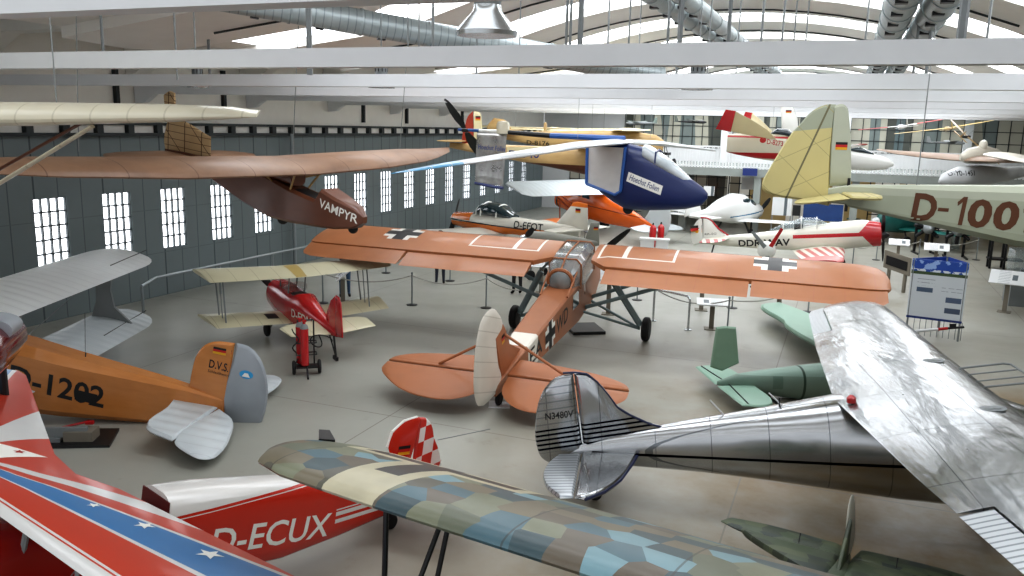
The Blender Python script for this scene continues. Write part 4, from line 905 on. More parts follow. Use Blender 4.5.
# ================================================================== blue-nosed human-powered aircraft (hanging, centre back)
M_film = mat('silver_film', rough=.14, metal=.5, alpha=.72, mottle=0, fn=lambda p: p.ramp(p.noise(3, 4, (1, 1, .7)), ['#5d5553', '#a5a2a0', '#dcdcda', '#6f6a6a'], False))  # dark and bright patches are reflections put into the film colour
M_film2 = mat('clear_film_window', rough=.1, alpha=.8, mottle=.1, fn=lambda p: p.ramp(p.noise(2, 4), ['#ccc7c3', '#dedbd8', '#eceae8'], False), coat=.6)
M_bl = mat('dark_blue_shell', '#16285c', .4, coat=.25, mottle=.1)
M_bl2 = mat('mid_blue_frame', '#2d5da3', .4)
M_wfilm = mat('white_film_wing', rough=.3, mottle=.05, coat=.4, fn=lambda p: p.layers('#b9bcbe', ('#4f92b8', (p.y < -8.8)), ('#a5a8aa', p.box((p.y + 20).mod(.6), 0, .03))))
F = Frame(2.55, 24, 4.68, -26.6)
R = thing('human_powered_aircraft', 'dark blue nosed human-powered aircraft with long white wing, hanging behind the orange aircraft', 'airplane', F)
b = mb(M_bl).fus([(3.05, .06, -1.3, -1.16, 2), (2.9, .3, -1.5, -1.0, 2.2), (2.5, .5, -1.62, -.75, 2.4), (2.0, .62, -1.68, -.35, 2.5), (1.3, .68, -1.74, -.0, 2.6), (.75, .68, -1.74, .12, 2.6), (.35, .6, -1.55, .15, 2.6), (-.05, .5, -1.3, .15, 2.6)])
tr = b.bvh()
b.quad([(.82, -.5, -.92), (1.82, -.5, -1.26), (1.88, -.5, -1.0), (.88, -.5, -.66)], M_pap, (0, -1, 0), tr, 5, .006)
b.text('Hoechst Folien', M_navy, (.9, -.5, -.88), (1, 0, -.335), (.3, 0, 1), .9, .16, .006, .1, tr, .012, nrm=(0, -1, 0)); b.obj('nose_pod', R)
mb(M_film2).add([(-.38, -.27, -1.02), (.55, -.33, -1.25), (.68, -.335, -1.15), (.78, -.335, -.05), (-.4, -.27, -.05)], [(0, 1, 2, 3, 4)])
b = mb(M_film2); b.slab([(-.36, -.25, -1.05), (.5, -.345, -1.28), (.64, -.35, -1.2), (.72, -.345, .0), (-.4, -.25, .0)], (0, .02, 0)); b.slab([(-.36, .25, -1.05), (.5, .345, -1.28), (.64, .35, -1.2), (.72, .345, .0), (-.4, .25, .0)], (0, -.02, 0)); b.split('film_window', R)
mb(M_bl2).pipe([(-.42, -.27, .16), (-.4, -.27, -1.06), (.5, -.36, -1.32), (.67, -.36, -1.22), (.75, -.36, .02)], .045).pipe([(-.42, .27, .16), (-.4, .27, -1.06), (.5, .36, -1.32), (.67, .36, -1.22), (.75, .36, .02)], .045).split('window_frame', R)
b = mb(mat('clear_windscreen', rough=.1, coat=1, mottle=0, fn=lambda p: p.ramp(p.noise(1.5, 3), ['#6c7984', '#a3acb2', '#c9cfd2', '#e2e5e6'], False))).fus([(2.62, .16, -.95, -.84, 2), (2.4, .42, -.92, -.64, 2.2), (2.0, .62, -.72, -.32, 2.3), (1.6, .68, -.5, -.06, 2.4), (1.3, .68, -.34, .1, 2.5), (1.22, .6, -.3, .1, 2.5)]).obj('canopy', R)
mb(M_bl).pipe([(1.62, -.35, -.4), (1.62, -.3, -.1), (1.62, 0, -.03), (1.62, .3, -.1), (1.62, .35, -.4)], .025).obj('canopy_frame', R)
mb(M_bl2).tube((.6, 0, .24), (-1.7, 0, .27), .085, .08).use(M_dark).tube((-1.7, 0, .27), (-3.3, 0, .34), .08, .06).use(M_white_gloss).tube((-3.3, 0, .34), (-4.1, 0, .36), .06, .05).use(M_bl2).tube((-4.1, 0, .36), (-4.85, 0, .37), .05, .04).obj('tail_boom', R)
q = F.many([(477, 132), (507, 132), (505, 160), (503, 186), (475, 183), (476, 150)], 1, 0)
b = mb(M_film).plate(q, 1, .06, .94); o = F.at(477, 149, 1, -.1); e = F.at(505, 149, 1, -.1)
b.text('Hoechst Folien', M_navy, o, (1, 0, -.05), (0, 0, 1), e.x - o.x, .15, .01, .15, nrm=(0, -1, 0)); b.obj('rudder', R)
mb(M_navy).pipe(F.many([(475, 183), (495, 187), (503, 188)], 1, 0), .05).obj('rudder_edge', R)
mb(M_ivory).lathe(F.at(503, 132, 1, 0) - Vector((0, 0, .05)), (0, 0, 1), [(0, .2), (.28, .2), (.36, .16), (.38, 0)], 16).obj('gear_housing', R)
pt = F.at(443, 95, 0, -4.6); pc = F.at(471, 131, 1, 0)
b = prop(R, (-4.6, 0, .36), 1.5, M_dark, M_dark, atan2(pt.z - .36, pt.y), .06, w=.2, ex=2.5)
V = [(0, .75, -.2, .13), (2.9, .72, -.2, .07), (6.4, .62, -.1, -.1), (9.0, .46, 0, -.22), (10.2, .34, .05, -.29), (10.7, .22, .1, -.32)]
secs = [((xl, -y, z), (xt, -y, z - .02)) for y, xl, xt, z in V[::-1]] + [((xl, y * 1.2, z), (xt, y * 1.2, z - .02)) for y, xl, xt, z in V[1:]]
mb(M_wfilm).wing(secs, .19, 10, camber=.03).obj('wing', R)
mb(M_rubber).wheel((.8, 0, -1.72), (0, 1, 0), .16, .06).obj('wheel', R)
mb(M_cable).tube((.4, -3, .25), (.4, -3, 3.2), .006).tube((.4, 3, .25), (.4, 3, 3.2), .006).split('suspension_cable', R)

# ---- generic sailplane used for those hanging further back
def glider(fr, name, label, fus, m, span, ch, zw, xw, dih, mw, tail=None, mt=None, stab=None, grp='sailplanes hanging under the roof', text=None, canopy=None, tipm=None, cab=True):
    R = thing(name, label, 'glider', fr, grp)
    b = mb(m).fus(fus)
    if text: b.text(text[0], text[5] if len(text) > 5 else M_ink, text[1], text[2], (0, 0, 1), text[3], text[4], .012, 0, nrm=(0, -1, 0))
    b.obj('fuselage', R)
    st = [(0, 1), (.35, 1), (.7, .8), (.93, .52), (1, .3)]
    h = lambda s: [((xw + ch * .4 * k, s * span * f, zw + dih * f), (xw - ch * .6 * k, s * span * f, zw + dih * f - .02)) for f, k in st]
    mb(mw).wing(h(-1)[::-1] + h(1)[1:], .13, 8, camber=.03).obj('wing', R)
    if tipm: 
        for s in (1, -1): mb(tipm).wing([((xw + ch * .4 * .55, s * span * .9, zw + dih * .9 + .004), (xw - ch * .6 * .55, s * span * .9, zw + dih * .9 - .016)), ((xw + ch * .4 * .3, s * span * 1.003, zw + dih), (xw - ch * .6 * .3, s * span * 1.003, zw + dih - .02))], .16, 6, camber=.03).obj('wing_tip', R)
    if tail: mb(mt or m).plate(tail, 1, .08, .9).obj('fin', R)
    if stab:
        x, z, hs, c = stab
        mb(m).plate([(x, -hs * .95, z), (x, hs * .95, z), (x - c * .3, hs, z), (x - c, hs * .85, z), (x - c, -hs * .85, z), (x - c * .3, -hs, z)], 2, .06).obj('stabilizer', R)
    if canopy: mb(canopy[0]).fus(canopy[1]).obj('canopy', R)
    if cab: mb(M_cable).tube((xw, -span * .4, zw + .1), (xw, -span * .4, zw + 3), .006).tube((xw, span * .4, zw + .1), (xw, span * .4, zw + 3), .006).split('suspension_cable', R)
    return R
M_tan = mat('tan_plywood', rough=.4, coat=.2, mottle=.12, fn=lambda p: p.layers(p.ramp(p.noise(1.3, 4, (1, 4, 4)), ['#b08c56', '#c6a572', '#cfb182'], False), ('#5f3320', p.z < -.62 + p.x * -.02)))
M_crm2 = mat('cream_glider_paint', '#d6c9a0', .4, coat=.2, mottle=.06)
M_rust = mat('rust_red_paint', '#9c3a26', .45)
F = Frame(1.2, 28.5, 4.6, -14)
q = lambda u, v: F.at(u, v, 1, -.2)
a, e = q(508, 153), q(541, 152)
R = glider(F, 'sailplane', 'tan and cream sailplane with blue D-14 lettering behind the silver film rudder', [(2.9, .2, -.9, -.4, 2.4), (2.4, .6, -1.05, -.05, 3), (1.2, .56, -.95, -.04, 3), (0, .46, -.75, -.06, 3), (-2.6, .24, -.36, -.02, 3), (-3.6, .08, -.2, -.02, 3)], M_tan, 3.4, 1.1, .0, 1.6, .0, M_crm2, None, None, (-3.0, .05, 1.3, .7))
b = mb(M_crm2).slab([q(507, 147), q(562, 147), q(560, 153), q(507, 158)], (0, .02, 0)); b.text('D-1408', M_navy, q(509, 157.2) + Vector((0, -.01, 0)), (1, 0, 0), (0, 0, 1), (e.x - a.x) * 1.1, .24, .012, 0, proj=False, nrm=(0, -1, 0)); b.obj('registration_panel', R)
qq = F.many([(474, 111), (480, 113), (482, 122), (482, 150), (476, 153), (474, 140)], 1, 0); b = mb(M_crm2).plate(qq, 1, .08, .9)
c = F.at(475, 116, 1, -.1); c2 = F.at(480, 119, 1, -.1); flag(b, c.x, c2.x, c2.z - .05, c.z, -.3, (0, -1, 0)); b.obj('fin', R)
mb(M_rust).plate(F.many([(473, 111), (468, 116), (465, 126), (462, 139), (463, 146), (468, 150), (475, 153)], 1, 0), 1, .07, .92).obj('rudder', R)
F = Frame(3.2, 32.5, 4.9, -14)
a, e = F.at(526, 144.5, 1, -.2), F.at(549, 145, 1, -.2)
glider(F, 'sailplane', 'brown plywood sailplane with dark D-8176 lettering above the cream registration panel', [(2.5, .15, -.5, -.1, 2.4), (2.2, .45, -.7, .1, 2.4), (1.3, .55, -.75, .22, 3), (0, .46, -.6, .22, 3), (-2.4, .26, -.45, .12, 3), (-3.9, .08, -.2, .05, 3)], M_wood, 3.6, 1.1, .24, 1.2, .0, M_crm2, [(-3.4, 0, 0), (-3.7, 0, .5), (-4.2, 0, .6), (-4.5, 0, .2), (-4.3, 0, -.3)], None, (-3.2, .15, 1.3, .7), text=('D-8176', a, (1, 0, -.03), e.x - a.x, .17))
F = Frame(1.6, 36.5, 5.05, 82)
glider(F, 'sailplane', 'pale cream sailplane with small tan fin seen above the brown plywood sailplane', [(3.0, .3, -.5, -.1, 2.4), (1.6, .5, -.6, .15, 3), (0, .44, -.4, .15, 3), (-3.0, .14, -.1, .1, 3)], M_crm2, 4.2, 1.0, .0, .4, .12, M_crm2, [(-2.6, 0, 0), (-2.9, 0, .3), (-3.3, 0, .32), (-3.35, 0, 0)], M_wood, (-2.3, .1, 1.2, .6))

# V-tail glider D-8273, white glider, brown-winged pod glider (upper right)
M_redw = mat('red_white_glider_body', rough=.3, coat=.4, mottle=.05, fn=lambda p: p.layers('#d9d3bd', ('#b02022', p.z < -.42 + (p.x + 1.5).abs() * .02), ('#d9d3bd', p.z < -.62), ('#b02022', p.box(p.z, .18, .26))))
F = Frame(7.14, 23.45, 4.906, -28, k=.7)
R = thing('v_tail_glider', 'white and red V-tailed glider D-8273 hanging left of the cream rudder', 'glider', F)
a, e = F.at(767, 144, 1, -.25), F.at(783, 147.5, 1, -.25)
b = mb(M_redw).fus([(-1.75, .1, -.42, .28, 3), (-1.3, .34, -.52, .34, 3), (-.2, .56, -.68, .4, 3), (.5, .6, -.74, .36, 2.6), (1.1, .4, -.68, .1, 2.4), (1.5, .12, -.5, -.3, 2)])
tr = b.bvh(); b.text('D-8273', M_flagred, a, (1, 0, -.12), (0, 0, 1), e.x - a.x, .2, .012, 0, tr, nrm=(0, -1, 0))
c = F.at(763, 140, 1, -.25); pts = [Vector((c.x, -.5, c.z))] + [Vector((c.x + .13 * cos(k * pi / 7), -.5, c.z + .12 * sin(k * pi / 7))) for k in range(14)]; b.decal([(pts, [(0, 1 + k, 1 + (k + 1) % 14) for k in range(14)])], M_flagred, (0, -1, 0), tr); b.obj('fuselage', R)
for s in (1, -1):
    q = [F.at(u, v, 1, y) for u, v, y in ((735, 111, -1.5), (731, 131, -1.5), (742, 134, -.9), (766, 138, -.3), (776, 139, -.25), (768, 130, -.3), (752, 120, -.9))]
    if s > 0: q = [Vector((p_.x, -p_.y, p_.z)) for p_ in q]
    mb(M_crm2).slab(q, (0, s * .05, .0)).obj('tail_surface', R)
    q = [F.at(u, v, 1, y) for u, v, y in ((726, 109.5, -1.65), (736, 111, -1.5), (731, 132, -1.5), (716, 129, -1.7))]
    if s > 0: q = [Vector((p_.x, -p_.y, p_.z)) for p_ in q]
    mb(mat('glossy_red_tip', '#b8171c', .25, coat=.5)).slab(q, (0, s * .05, 0)).obj('tail_tip', R)
mb(M_dkglass).fus([(.9, .2, .2, .34, 2), (.6, .4, .25, .56, 2.2), (.2, .4, .3, .58, 2.2), (-.05, .3, .3, .4, 2)]).obj('canopy', R)
mb(M_cable).tube((0, 0, .4), (0, 0, 3), .006).split('suspension_cable', R)
F = Frame(9.44, 24.94, 4.6, -12, k=.665)
q = F.many([(781, 106), (793, 106), (797, 118), (799, 142), (782, 142)], 1, 0)
R = glider(F, 'sailplane', 'white sailplane with tall white fin, its rounded nose above the gallery windows', [(2.6, .06, -.42, -.3, 2), (2.3, .4, -.6, -.1, 2.2), (1.6, .58, -.68, .1, 2.2), (.6, .62, -.66, .26, 2.2), (-.6, .5, -.4, .25, 2.3), (-2.2, .22, -.05, .22, 2), (-3.8, .1, .1, .28, 2)], M_white_gloss, 7, .9, .2, .0, .35, M_white_gloss, None, None, None, canopy=(M_dkglass, [(1.7, .3, .0, .12, 2), (1.3, .46, .05, .3, 2.2), (.8, .48, .1, .38, 2.2), (.5, .3, .2, .34, 2)]), tipm=M_rust)
b = mb(M_white_gloss).plate(q, 1, .1, .9); c = F.at(786, 110, 1, -.1); c2 = F.at(791.5, 113, 1, -.1); flag(b, c.x, c2.x, c2.z, c.z, -.4, (0, -1, 0))
c = F.at(783, 141, 1, -.1); b.text('D', M_flagred, c, (1, 0, 0), (0, 0, 1), .2, .24, .015, nrm=(0, -1, 0)); b.obj('fin', R)
F = Frame(15.75, 28.3, 4.72, 197)
M_brw = mat('pale_brown_wing_fabric', rough=.45, mottle=.2, fn=lambda p: p.ramp(p.noise(.6, 5), ['#6f594b', '#8f7866', '#a08a77'], False))
a, e = F.at(952, 176, 1, .3), F.at(975, 175, 1, .3)
R = thing('sailplane', 'pale brown winged glider with grey pod marked D-10-1451, far right', 'glider', F, 'sailplanes hanging under the roof')
b = mb(mat('pod_grey', '#b5b7b8', .4, coat=.2)).fus([(1.65, .08, -1.05, -.95, 2), (1.45, .42, -1.2, -.72, 2.2), (.9, .6, -1.25, -.5, 2.2), (0, .6, -1.2, -.45, 2.2), (-.8, .4, -1.05, -.5, 2.2), (-2.6, .16, -.7, -.45, 2.2), (-4.2, .06, -.5, -.4, 2)]); tr = b.bvh()
b.text('D-10-1451', M_ink, (a.x, .5, a.z), (-1, 0, .02), (0, 0, 1), abs(e.x - a.x), .17, .01, 0, tr, nrm=(0, 1, 0)); b.obj('fuselage', R)
V = [(0, .8, -.7, 0), (1.6, .8, -.65, .03), (3.6, .45, -.55, .1), (5.2, -.1, -.4, .2)]
mb(M_brw).wing([((xl, -y, z - .3), (xt, -y, z - .32)) for y, xl, xt, z in V[::-1]] + [((xl, y, z - .3), (xt, y, z - .32)) for y, xl, xt, z in V[1:]], .14, 8, camber=.05).obj('wing', R)
M_pale = mat('pale_grey_fairing', '#c4bfb2', .4, coat=.2)
mb(M_pale).fus([(.9, .1, -.3, -.1, 2), (.6, .4, -.4, .1, 2.2), (0, .5, -.4, .22, 2.2), (-.6, .3, -.4, .1, 2.2), (-1.1, .1, -.3, -.1, 2)]).obj('centre_fairing', R)
mb(M_pale).lathe((.1, .1, .1), (0, 0, 1), [(0, .12), (.15, .14), (.25, .1), (.3, 0)], 12).obj('head_fairing', R)
F = Frame(14.6, 22.8, 4.35, 165)
R = thing('sailplane', 'pale cream wing tip reaching in from the right edge over the grey pod', 'glider', F, 'sailplanes hanging under the roof')
mb(M_pale).wing([((.5, 3.6, .1), (-.3, 3.6, .1)), ((.6, 3.3, .1), (-.5, 3.3, .1)), ((.7, -4, .3), (-.6, -4, .3))], .13, 8).obj('wing', R)

# small model aircraft hanging before the gallery windows
def model(u, v, d, yaw, L, span, mf, mw, label, roll=0, pitch=0, dih=.1, tipm=None):
    p = HALL.m @ HALL.at(u, v, 1, d); F = Frame(p.x, p.y, p.z, yaw, pitch, roll)
    R = thing('model_aircraft', label, 'model airplane', F, 'model aircraft before the gallery windows')
    mb(mf).fus([(L * .4, L * .02, -L * .02, L * .02, 2), (L * .3, L * .07, -L * .05, L * .05, 2.2), (0, L * .06, -L * .04, L * .05, 2.2), (-L * .6, L * .02, -.01, L * .02, 2)], 12).obj('fuselage', R)
    b = mb(mw).wing([((L * .1, -span, dih), (-L * .05, -span, dih)), ((L * .14, 0, .03), (-L * .08, 0, .03)), ((L * .1, span, dih), (-L * .05, span, dih))], .1, 6).obj('wing', R)
    if tipm:
        for s in (1, -1): mb(tipm).wing([((L * .135, s * span * .45, .03 + (dih - .03) * .45 + .006), (-L * .075, s * span * .45, .03 + (dih - .03) * .45)), ((L * .1, s * span * 1.01, dih + .006), (-L * .05, s * span * 1.01, dih))], .13, 6).obj('wing_tip', R)
    mb(mw).plate([(-L * .5, 0, 0), (-L * .57, 0, L * .18), (-L * .65, 0, L * .18), (-L * .64, 0, 0)], 1, .02).obj('fin', R)
    mb(tipm or mw).plate([(-L * .5, -L * .22, 0), (-L * .5, L * .22, 0), (-L * .6, L * .2, 0), (-L * .6, -L * .2, 0)], 2, .02).obj('stabilizer', R)
    mb(M_cable).tube((0, 0, .05), (0, 0, 2.5), .004).split('suspension_cable', R)
M_mred = mat('model_red', '#a81e22', .4)
model(638, 123, 40, 150, 1.5, 1.1, M_grey, mat('model_green_grey', '#6d7a74', .5), 'grey-green model airplane before the dark gallery window, left of the pair')
model(694, 122, 40, -30, 1.5, 1.1, M_dark, mat('model_dark_green', '#4f5650', .5), 'dark model airplane before the dark gallery window, right of the pair')
model(902, 127, 38, 75, 2.0, 1.65, M_white, mat('model_red_white', rough=.5, mottle=0, fn=lambda p: p.layers('#cfcfca', ('#a81e22', p.y.abs() > .55))), 'red and white model glider above the gallery railing', -9)
model(948, 129, 39, 70, 2.0, 2.0, M_wood, mat('model_ochre', '#a98f52', .5), 'ochre stick model glider beside the red and white model', -10)
model(966, 137, 37, 50, 1.6, 1.6, M_dark, M_wood, 'brown model glider steeply banked before the right gallery windows', 42)
model(950, 143, 41, -10, 1.5, .7, M_grey, M_grey, 'small grey jet-shaped model standing over the gallery railing')
# ultralight trike frame behind the blue nose
p = WORLD.at(664, 160, 1, 33); F = Frame(p.x, p.y, p.z, 60)
R = thing('hanging_trike', 'thin tubular trike with black wheel hanging behind the blue aircraft canopy', 'ultralight', F)
mb(M_grey).tube((0, 0, .2), (-.1, 0, 1.3), .025).tube((.6, 0, 0), (-.1, 0, .8), .02).tube((-.6, 0, .0), (-.1, 0, .8), .02).tube((.6, 0, 0), (-.6, 0, 0), .02).obj('trike_frame', R)
mb(M_rubber).wheel((.3, -.3, -.15), (0, 1, 0), .22, .1).obj('wheel', R); mb(M_rubber).wheel((-.5, .3, -.1), (0, 1, 0), .2, .1).obj('wheel', R)
mb(M_dark).box((-.2, -.2, .2), (.2, .2, .3)).obj('seat', R)

# ================================================================== parked aircraft behind the orange wing
F = Frame(11.68, 31.0, 0, -19.8, 5)
R = thing('aerobatic_trainer', 'white aerobatic airplane with red cowling and DDR lettering, right behind the orange wing', 'airplane', F)
M_zw = mat('white_red_stripe_body', rough=.25, coat=.5, mottle=.05, fn=lambda p: p.layers('#d9d7cb', ('#b01822', p.x > 1.35 - (p.z - 1.55).abs() * -.9), ('#b01822', p.box(p.z - p.x * .02, 1.38, 1.52) * p.box(p.x, -.95, 1.6)), ('#d9d7cb', p.x > 2.35)))
b = mb(M_zw).fus([(2.15, .5, 1.05, 1.7, 2), (2.1, .78, .98, 1.88, 2), (1.5, .9, .95, 1.98, 2.1), (.4, .85, .88, 1.9, 2.3), (-1.0, .74, .88, 1.72, 2.4), (-2.4, .5, .98, 1.56, 2.3), (-3.6, .26, 1.1, 1.48, 2.2), (-4.5, .06, 1.2, 1.4, 2)]); tr = b.bvh()
for s, o in ((-1, -2.95), (1, -1.05)):
    b.text('DDR-WAV', M_ink, (o, s * .5, 1.06), (-s, 0, -s * .02), (0, 0, 1), 1.9, .27, .03, 0, tr, nrm=(0, s, 0))
b.obj('fuselage', R)
mb(M_glass).fus([(.25, .5, 1.8, 1.9, 2), (-.1, .58, 1.7, 2.1, 2.2), (-.6, .58, 1.68, 2.12, 2.2), (-1.3, .44, 1.66, 1.92, 2), (-1.8, .2, 1.62, 1.68, 2)]).obj('canopy', R)
f = mb(M_white_gloss)
for x, w, z in ((-.1, .6, 2.12), (-.65, .6, 2.14), (-1.3, .46, 1.94)): f.pipe([(x, w / 2 * cos(a), 1.7 + (z - 1.7) * sin(a)) for a in [pi * k / 10 for k in range(11)]], .02)
f.obj('canopy_frame', R)
mb(M_dark).box((-.9, -.2, 1.3), (-.6, .2, 1.9)).obj('seat', R)
M_zwing = mat('white_red_ray_wing', rough=.3, coat=.4, mottle=.05, fn=lambda p: p.layers('#d9d7cb', ('#b84a4a', ((p.x - p.y.abs() * .16 + 5).mod(.3) > .15) * (p.y.abs() > .6)), ('#c05a55', p.y.abs() > 3.2)))
mb(M_zwing).wing([((.55, -4.2, 1.0), (-.45, -4.2, 1.0)), ((.75, -4.0, 1.0), (-.55, -4.0, 1.0)), ((.9, 0, .9), (-1.0, 0, .9)), ((.75, 4.0, 1.0), (-.55, 4.0, 1.0)), ((.55, 4.2, 1.0), (-.45, 4.2, 1.0))], .13, 9).obj('wing', R)
b = mb(M_white_gloss).plate([(-3.4, 0, 1.45), (-3.75, 0, 1.75), (-4.05, 0, 2.12), (-4.3, 0, 2.2), (-4.32, 0, 1.3)], 1, .08); b.text('RR-SG', M_ink, (-4.25, -.3, 1.52), (1, 0, .05), (0, 0, 1), .45, .08, 0, nrm=(0, -1, 0)); b.obj('fin', R)
b = mb(M_white_gloss).plate([(-4.34, 0, 2.2), (-4.5, 0, 2.14), (-4.72, 0, 1.8), (-4.8, 0, 1.4), (-4.7, 0, 1.12), (-4.34, 0, 1.2)], 1, .07); flag(b, -4.76, -4.36, 1.62, 1.92, -.3, (0, -1, 0)); b.obj('rudder', R)
mb(mat('red_edge', '#a81820', .4)).pipe([(-3.35, 0, 1.5), (-3.7, 0, 1.75), (-3.95, 0, 2.06), (-4.15, 0, 2.2), (-4.4, 0, 2.22)], .035).obj('fin_edge_stripe', R)
for s in (1, -1): mb(M_zwing).plate([(-3.3, s * .1, 1.4), (-3.6, s * 1.3, 1.4), (-4.0, s * 1.5, 1.4), (-4.3, s * 1.4, 1.4), (-4.3, s * .1, 1.4)], 2, .06).obj('stabilizer', R)
for s in (1, -1): g = mb(M_dark).tube((.6, s * .8, .9), (.7, s * .9, .25), .05).obj('landing_gear_leg', R); mb(M_rubber).wheel((.7, s * .95, .24), (0, 1, 0), .24, .14).obj('wheel', g)
mb(M_rubber).wheel((-4.1, 0, .48), (0, 1, 0), .12, .08).tube((-4.1, 0, .48), (-3.9, 0, 1.15), .03).obj('tail_wheel', R)
prop(R, (2.2, 0, 1.38), 1.0, M_dark, M_dark, -1.45, .14)

F = Frame(-.85, 34.06, 0, 133.7)
R = thing('low_wing_trainer', 'orange and white low-wing trainer with bubble canopy in front of the door wall', 'airplane', F)
M_si = mat('orange_white_trainer_body', rough=.25, coat=.5, mottle=.05, fn=lambda p: p.layers('#d8d5cb', ('#dd7626', p.z < 1.22 - .02 * p.x), ('#dd7626', (p.x > .95) * (p.x < 2.35) * (p.z > 1.28)), ('#d8d5cb', p.x < -3.2), ('#26282c', p.box(p.z, 1.2, 1.25) * p.box(p.x, -2.2, 2.3))))
b = mb(M_si).fus([(2.45, .4, 1.05, 1.42, 2), (2.3, .7, .92, 1.52, 2.3), (1.0, .95, .84, 1.6, 2.6), (-.2, .98, .84, 1.62, 2.6), (-1.5, .8, .9, 1.62, 2.6), (-3.2, .42, 1.05, 1.62, 2.4), (-4.8, .12, 1.2, 1.6, 2.2)]); tr = b.bvh()
b.text('D-EFQT', M_ink, (-1.65, .5, 1.2), (-1, 0, 0), (0, 0, 1), 1.45, .32, .012, 0, tr, .008, nrm=(0, 1, 0)); b.obj('fuselage', R)
c = mb(M_dkglass).fus([(.95, .6, 1.5, 1.62, 2.2), (.5, .84, 1.5, 2.02, 2.4), (-.1, .88, 1.5, 2.12, 2.4), (-.7, .8, 1.5, 2.02, 2.4), (-1.3, .5, 1.5, 1.7, 2.2)]).obj('canopy', R)
f = mb(M_white_gloss)
for x, w, z in ((.62, .84, 1.96), (-.62, .84, 2.06), (.3, .9, 2.1)): f.pipe([(x, w / 2 * cos(a), 1.55 + (z - 1.55) * sin(a)) for a in [pi * k / 10 for k in range(11)]], .035)
f.obj('canopy_frame', c)
M_siw = mat('white_orange_wing', rough=.3, coat=.4, fn=lambda p: p.layers('#d5d2c8', ('#dd7626', p.y.abs() > 3.3)))
mb(M_siw).wing([((.6, -4.1, 1.1), (-.5, -4.1, 1.1)), ((.8, 0, .9), (-.9, 0, .9)), ((.6, 4.1, 1.1), (-.5, 4.1, 1.1))], .14, 8).obj('wing', R)
M_sit = mat('white_orange_fin', rough=.3, coat=.4, fn=lambda p: p.layers('#d8d5cb', ('#dd7626', p.z > 2.32)))
b = mb(M_sit).plate([(-3.6, 0, 1.6), (-4.3, 0, 2.3), (-4.45, 0, 2.46), (-5.15, 0, 2.46), (-5.2, 0, 1.5), (-4.8, 0, 1.45)], 1, .1); flag(b, -4.85, -4.6, 2.1, 2.26, .3, (0, 1, 0)); b.obj('fin', R)
for s in (1, -1): mb(M_siw).plate([(-4.1, s * .1, 1.5), (-4.4, s * 1.5, 1.5), (-5.0, s * 1.5, 1.5), (-5.1, s * .1, 1.5)], 2, .07).obj('stabilizer', R)
for x, y in ((1.9, 0), (-.3, .95), (-.3, -.95)): g = mb(M_grey).tube((x, y, .3), (x, y, .95), .05).obj('landing_gear_leg', R); mb(M_rubber).wheel((x, y, .2), (0, 1, 0), .2, .12).obj('wheel', g)
prop(R, (2.5, 0, 1.24), .85, M_dark, M_white_gloss, 1.9, .17)

F = Frame(3.8, 42.06, 0, 127.6, 8)
R = thing('high_wing_monoplane', 'bright orange monoplane with silver wings and tail below the blue aircraft', 'airplane', F)
M_ro = mat('bright_orange_body', rough=.25, coat=.5, mottle=.06, fn=lambda p: p.layers('#e0661c', ('#7a2c12', p.box(p.z + p.x * .05, 1.4, 1.44) * (p.x < 0))))
b = mb(M_ro).fus([(2.6, .4, .95, 1.45, 2), (2.45, .75, .75, 1.65, 2.2), (1.3, .9, .68, 1.8, 2.6), (.6, .95, .68, 2.2, 3), (-.4, .95, .7, 2.32, 3), (-1.4, .8, .75, 2.1, 2.8), (-3.2, .4, .95, 1.7, 2.4), (-4.6, .1, 1.1, 1.4, 2)]); b.obj('fuselage', R)
b = mb(M_dkglass)
for s in (1, -1): b.add([(.95, s * .47, 1.75), (.35, s * .485, 1.75), (.35, s * .485, 2.15), (.6, s * .48, 2.15)], [(0, 1, 2, 3)]); b.add([(.25, s * .485, 1.75), (-.3, s * .485, 1.75), (-.2, s * .485, 2.12), (.25, s * .485, 2.15)], [(0, 1, 2, 3)])
b.split('cabin_window', R)
mb(M_dark).fus([(2.3, .8, .74, 1.66, 2.2), (2.2, .84, .72, 1.68, 2.3)]).obj('cowl_ring', R)
b = mb(M_silver)
for s in (1, -1): pass
b.wing([((.4, -5.3, 2.5), (-.9, -5.3, 2.3)), ((.8, -4.9, 2.5), (-1.2, -4.9, 2.25)), ((.85, 0, 2.5), (-1.2, 0, 2.2)), ((.8, 4.9, 2.5), (-1.2, 4.9, 2.25)), ((.4, 5.3, 2.5), (-.9, 5.3, 2.3))], .1, 9).obj('wing', R)
M_ors = mat('orange_strut', '#b9542a', .4)
for s in (1, -1):
    mb(M_ors).tube((.4, s * .5, .8), (.3, s * 3.0, 2.35), .035).tube((-.5, s * .5, .8), (-.6, s * 3.0, 2.32), .035).tube((.2, s * 2, 1.78), (.4, s * 1.6, .4), .03).split('wing_strut', R)
    g = mb(M_ors).tube((.5, s * .4, .8), (.3, s * 1.3, .35), .04).tube((-.3, s * .4, .8), (.3, s * 1.3, .35), .035).obj('landing_gear_leg', R); mb(M_rubber).wheel((.3, s * 1.4, .33), (0, 1, 0), .34, .16).obj('wheel', g)
    mb(M_silver).plate([(-3.9, s * .1, 1.35), (-4.2, s * 1.4, 1.35), (-4.7, s * 1.5, 1.35), (-5.1, s * 1.2, 1.35), (-5.0, s * .1, 1.35)], 2, .07).obj('stabilizer', R)
mb(M_silver).plate([(-3.7, 0, 1.55), (-4.2, 0, 2.35), (-4.6, 0, 2.55), (-5.1, 0, 2.45), (-5.35, 0, 1.9), (-5.2, 0, 1.1), (-4.6, 0, 1.1)], 1, .08).obj('fin', R)
prop(R, (2.65, 0, 1.2), 1.0, M_dark, M_grey, .5, .12)

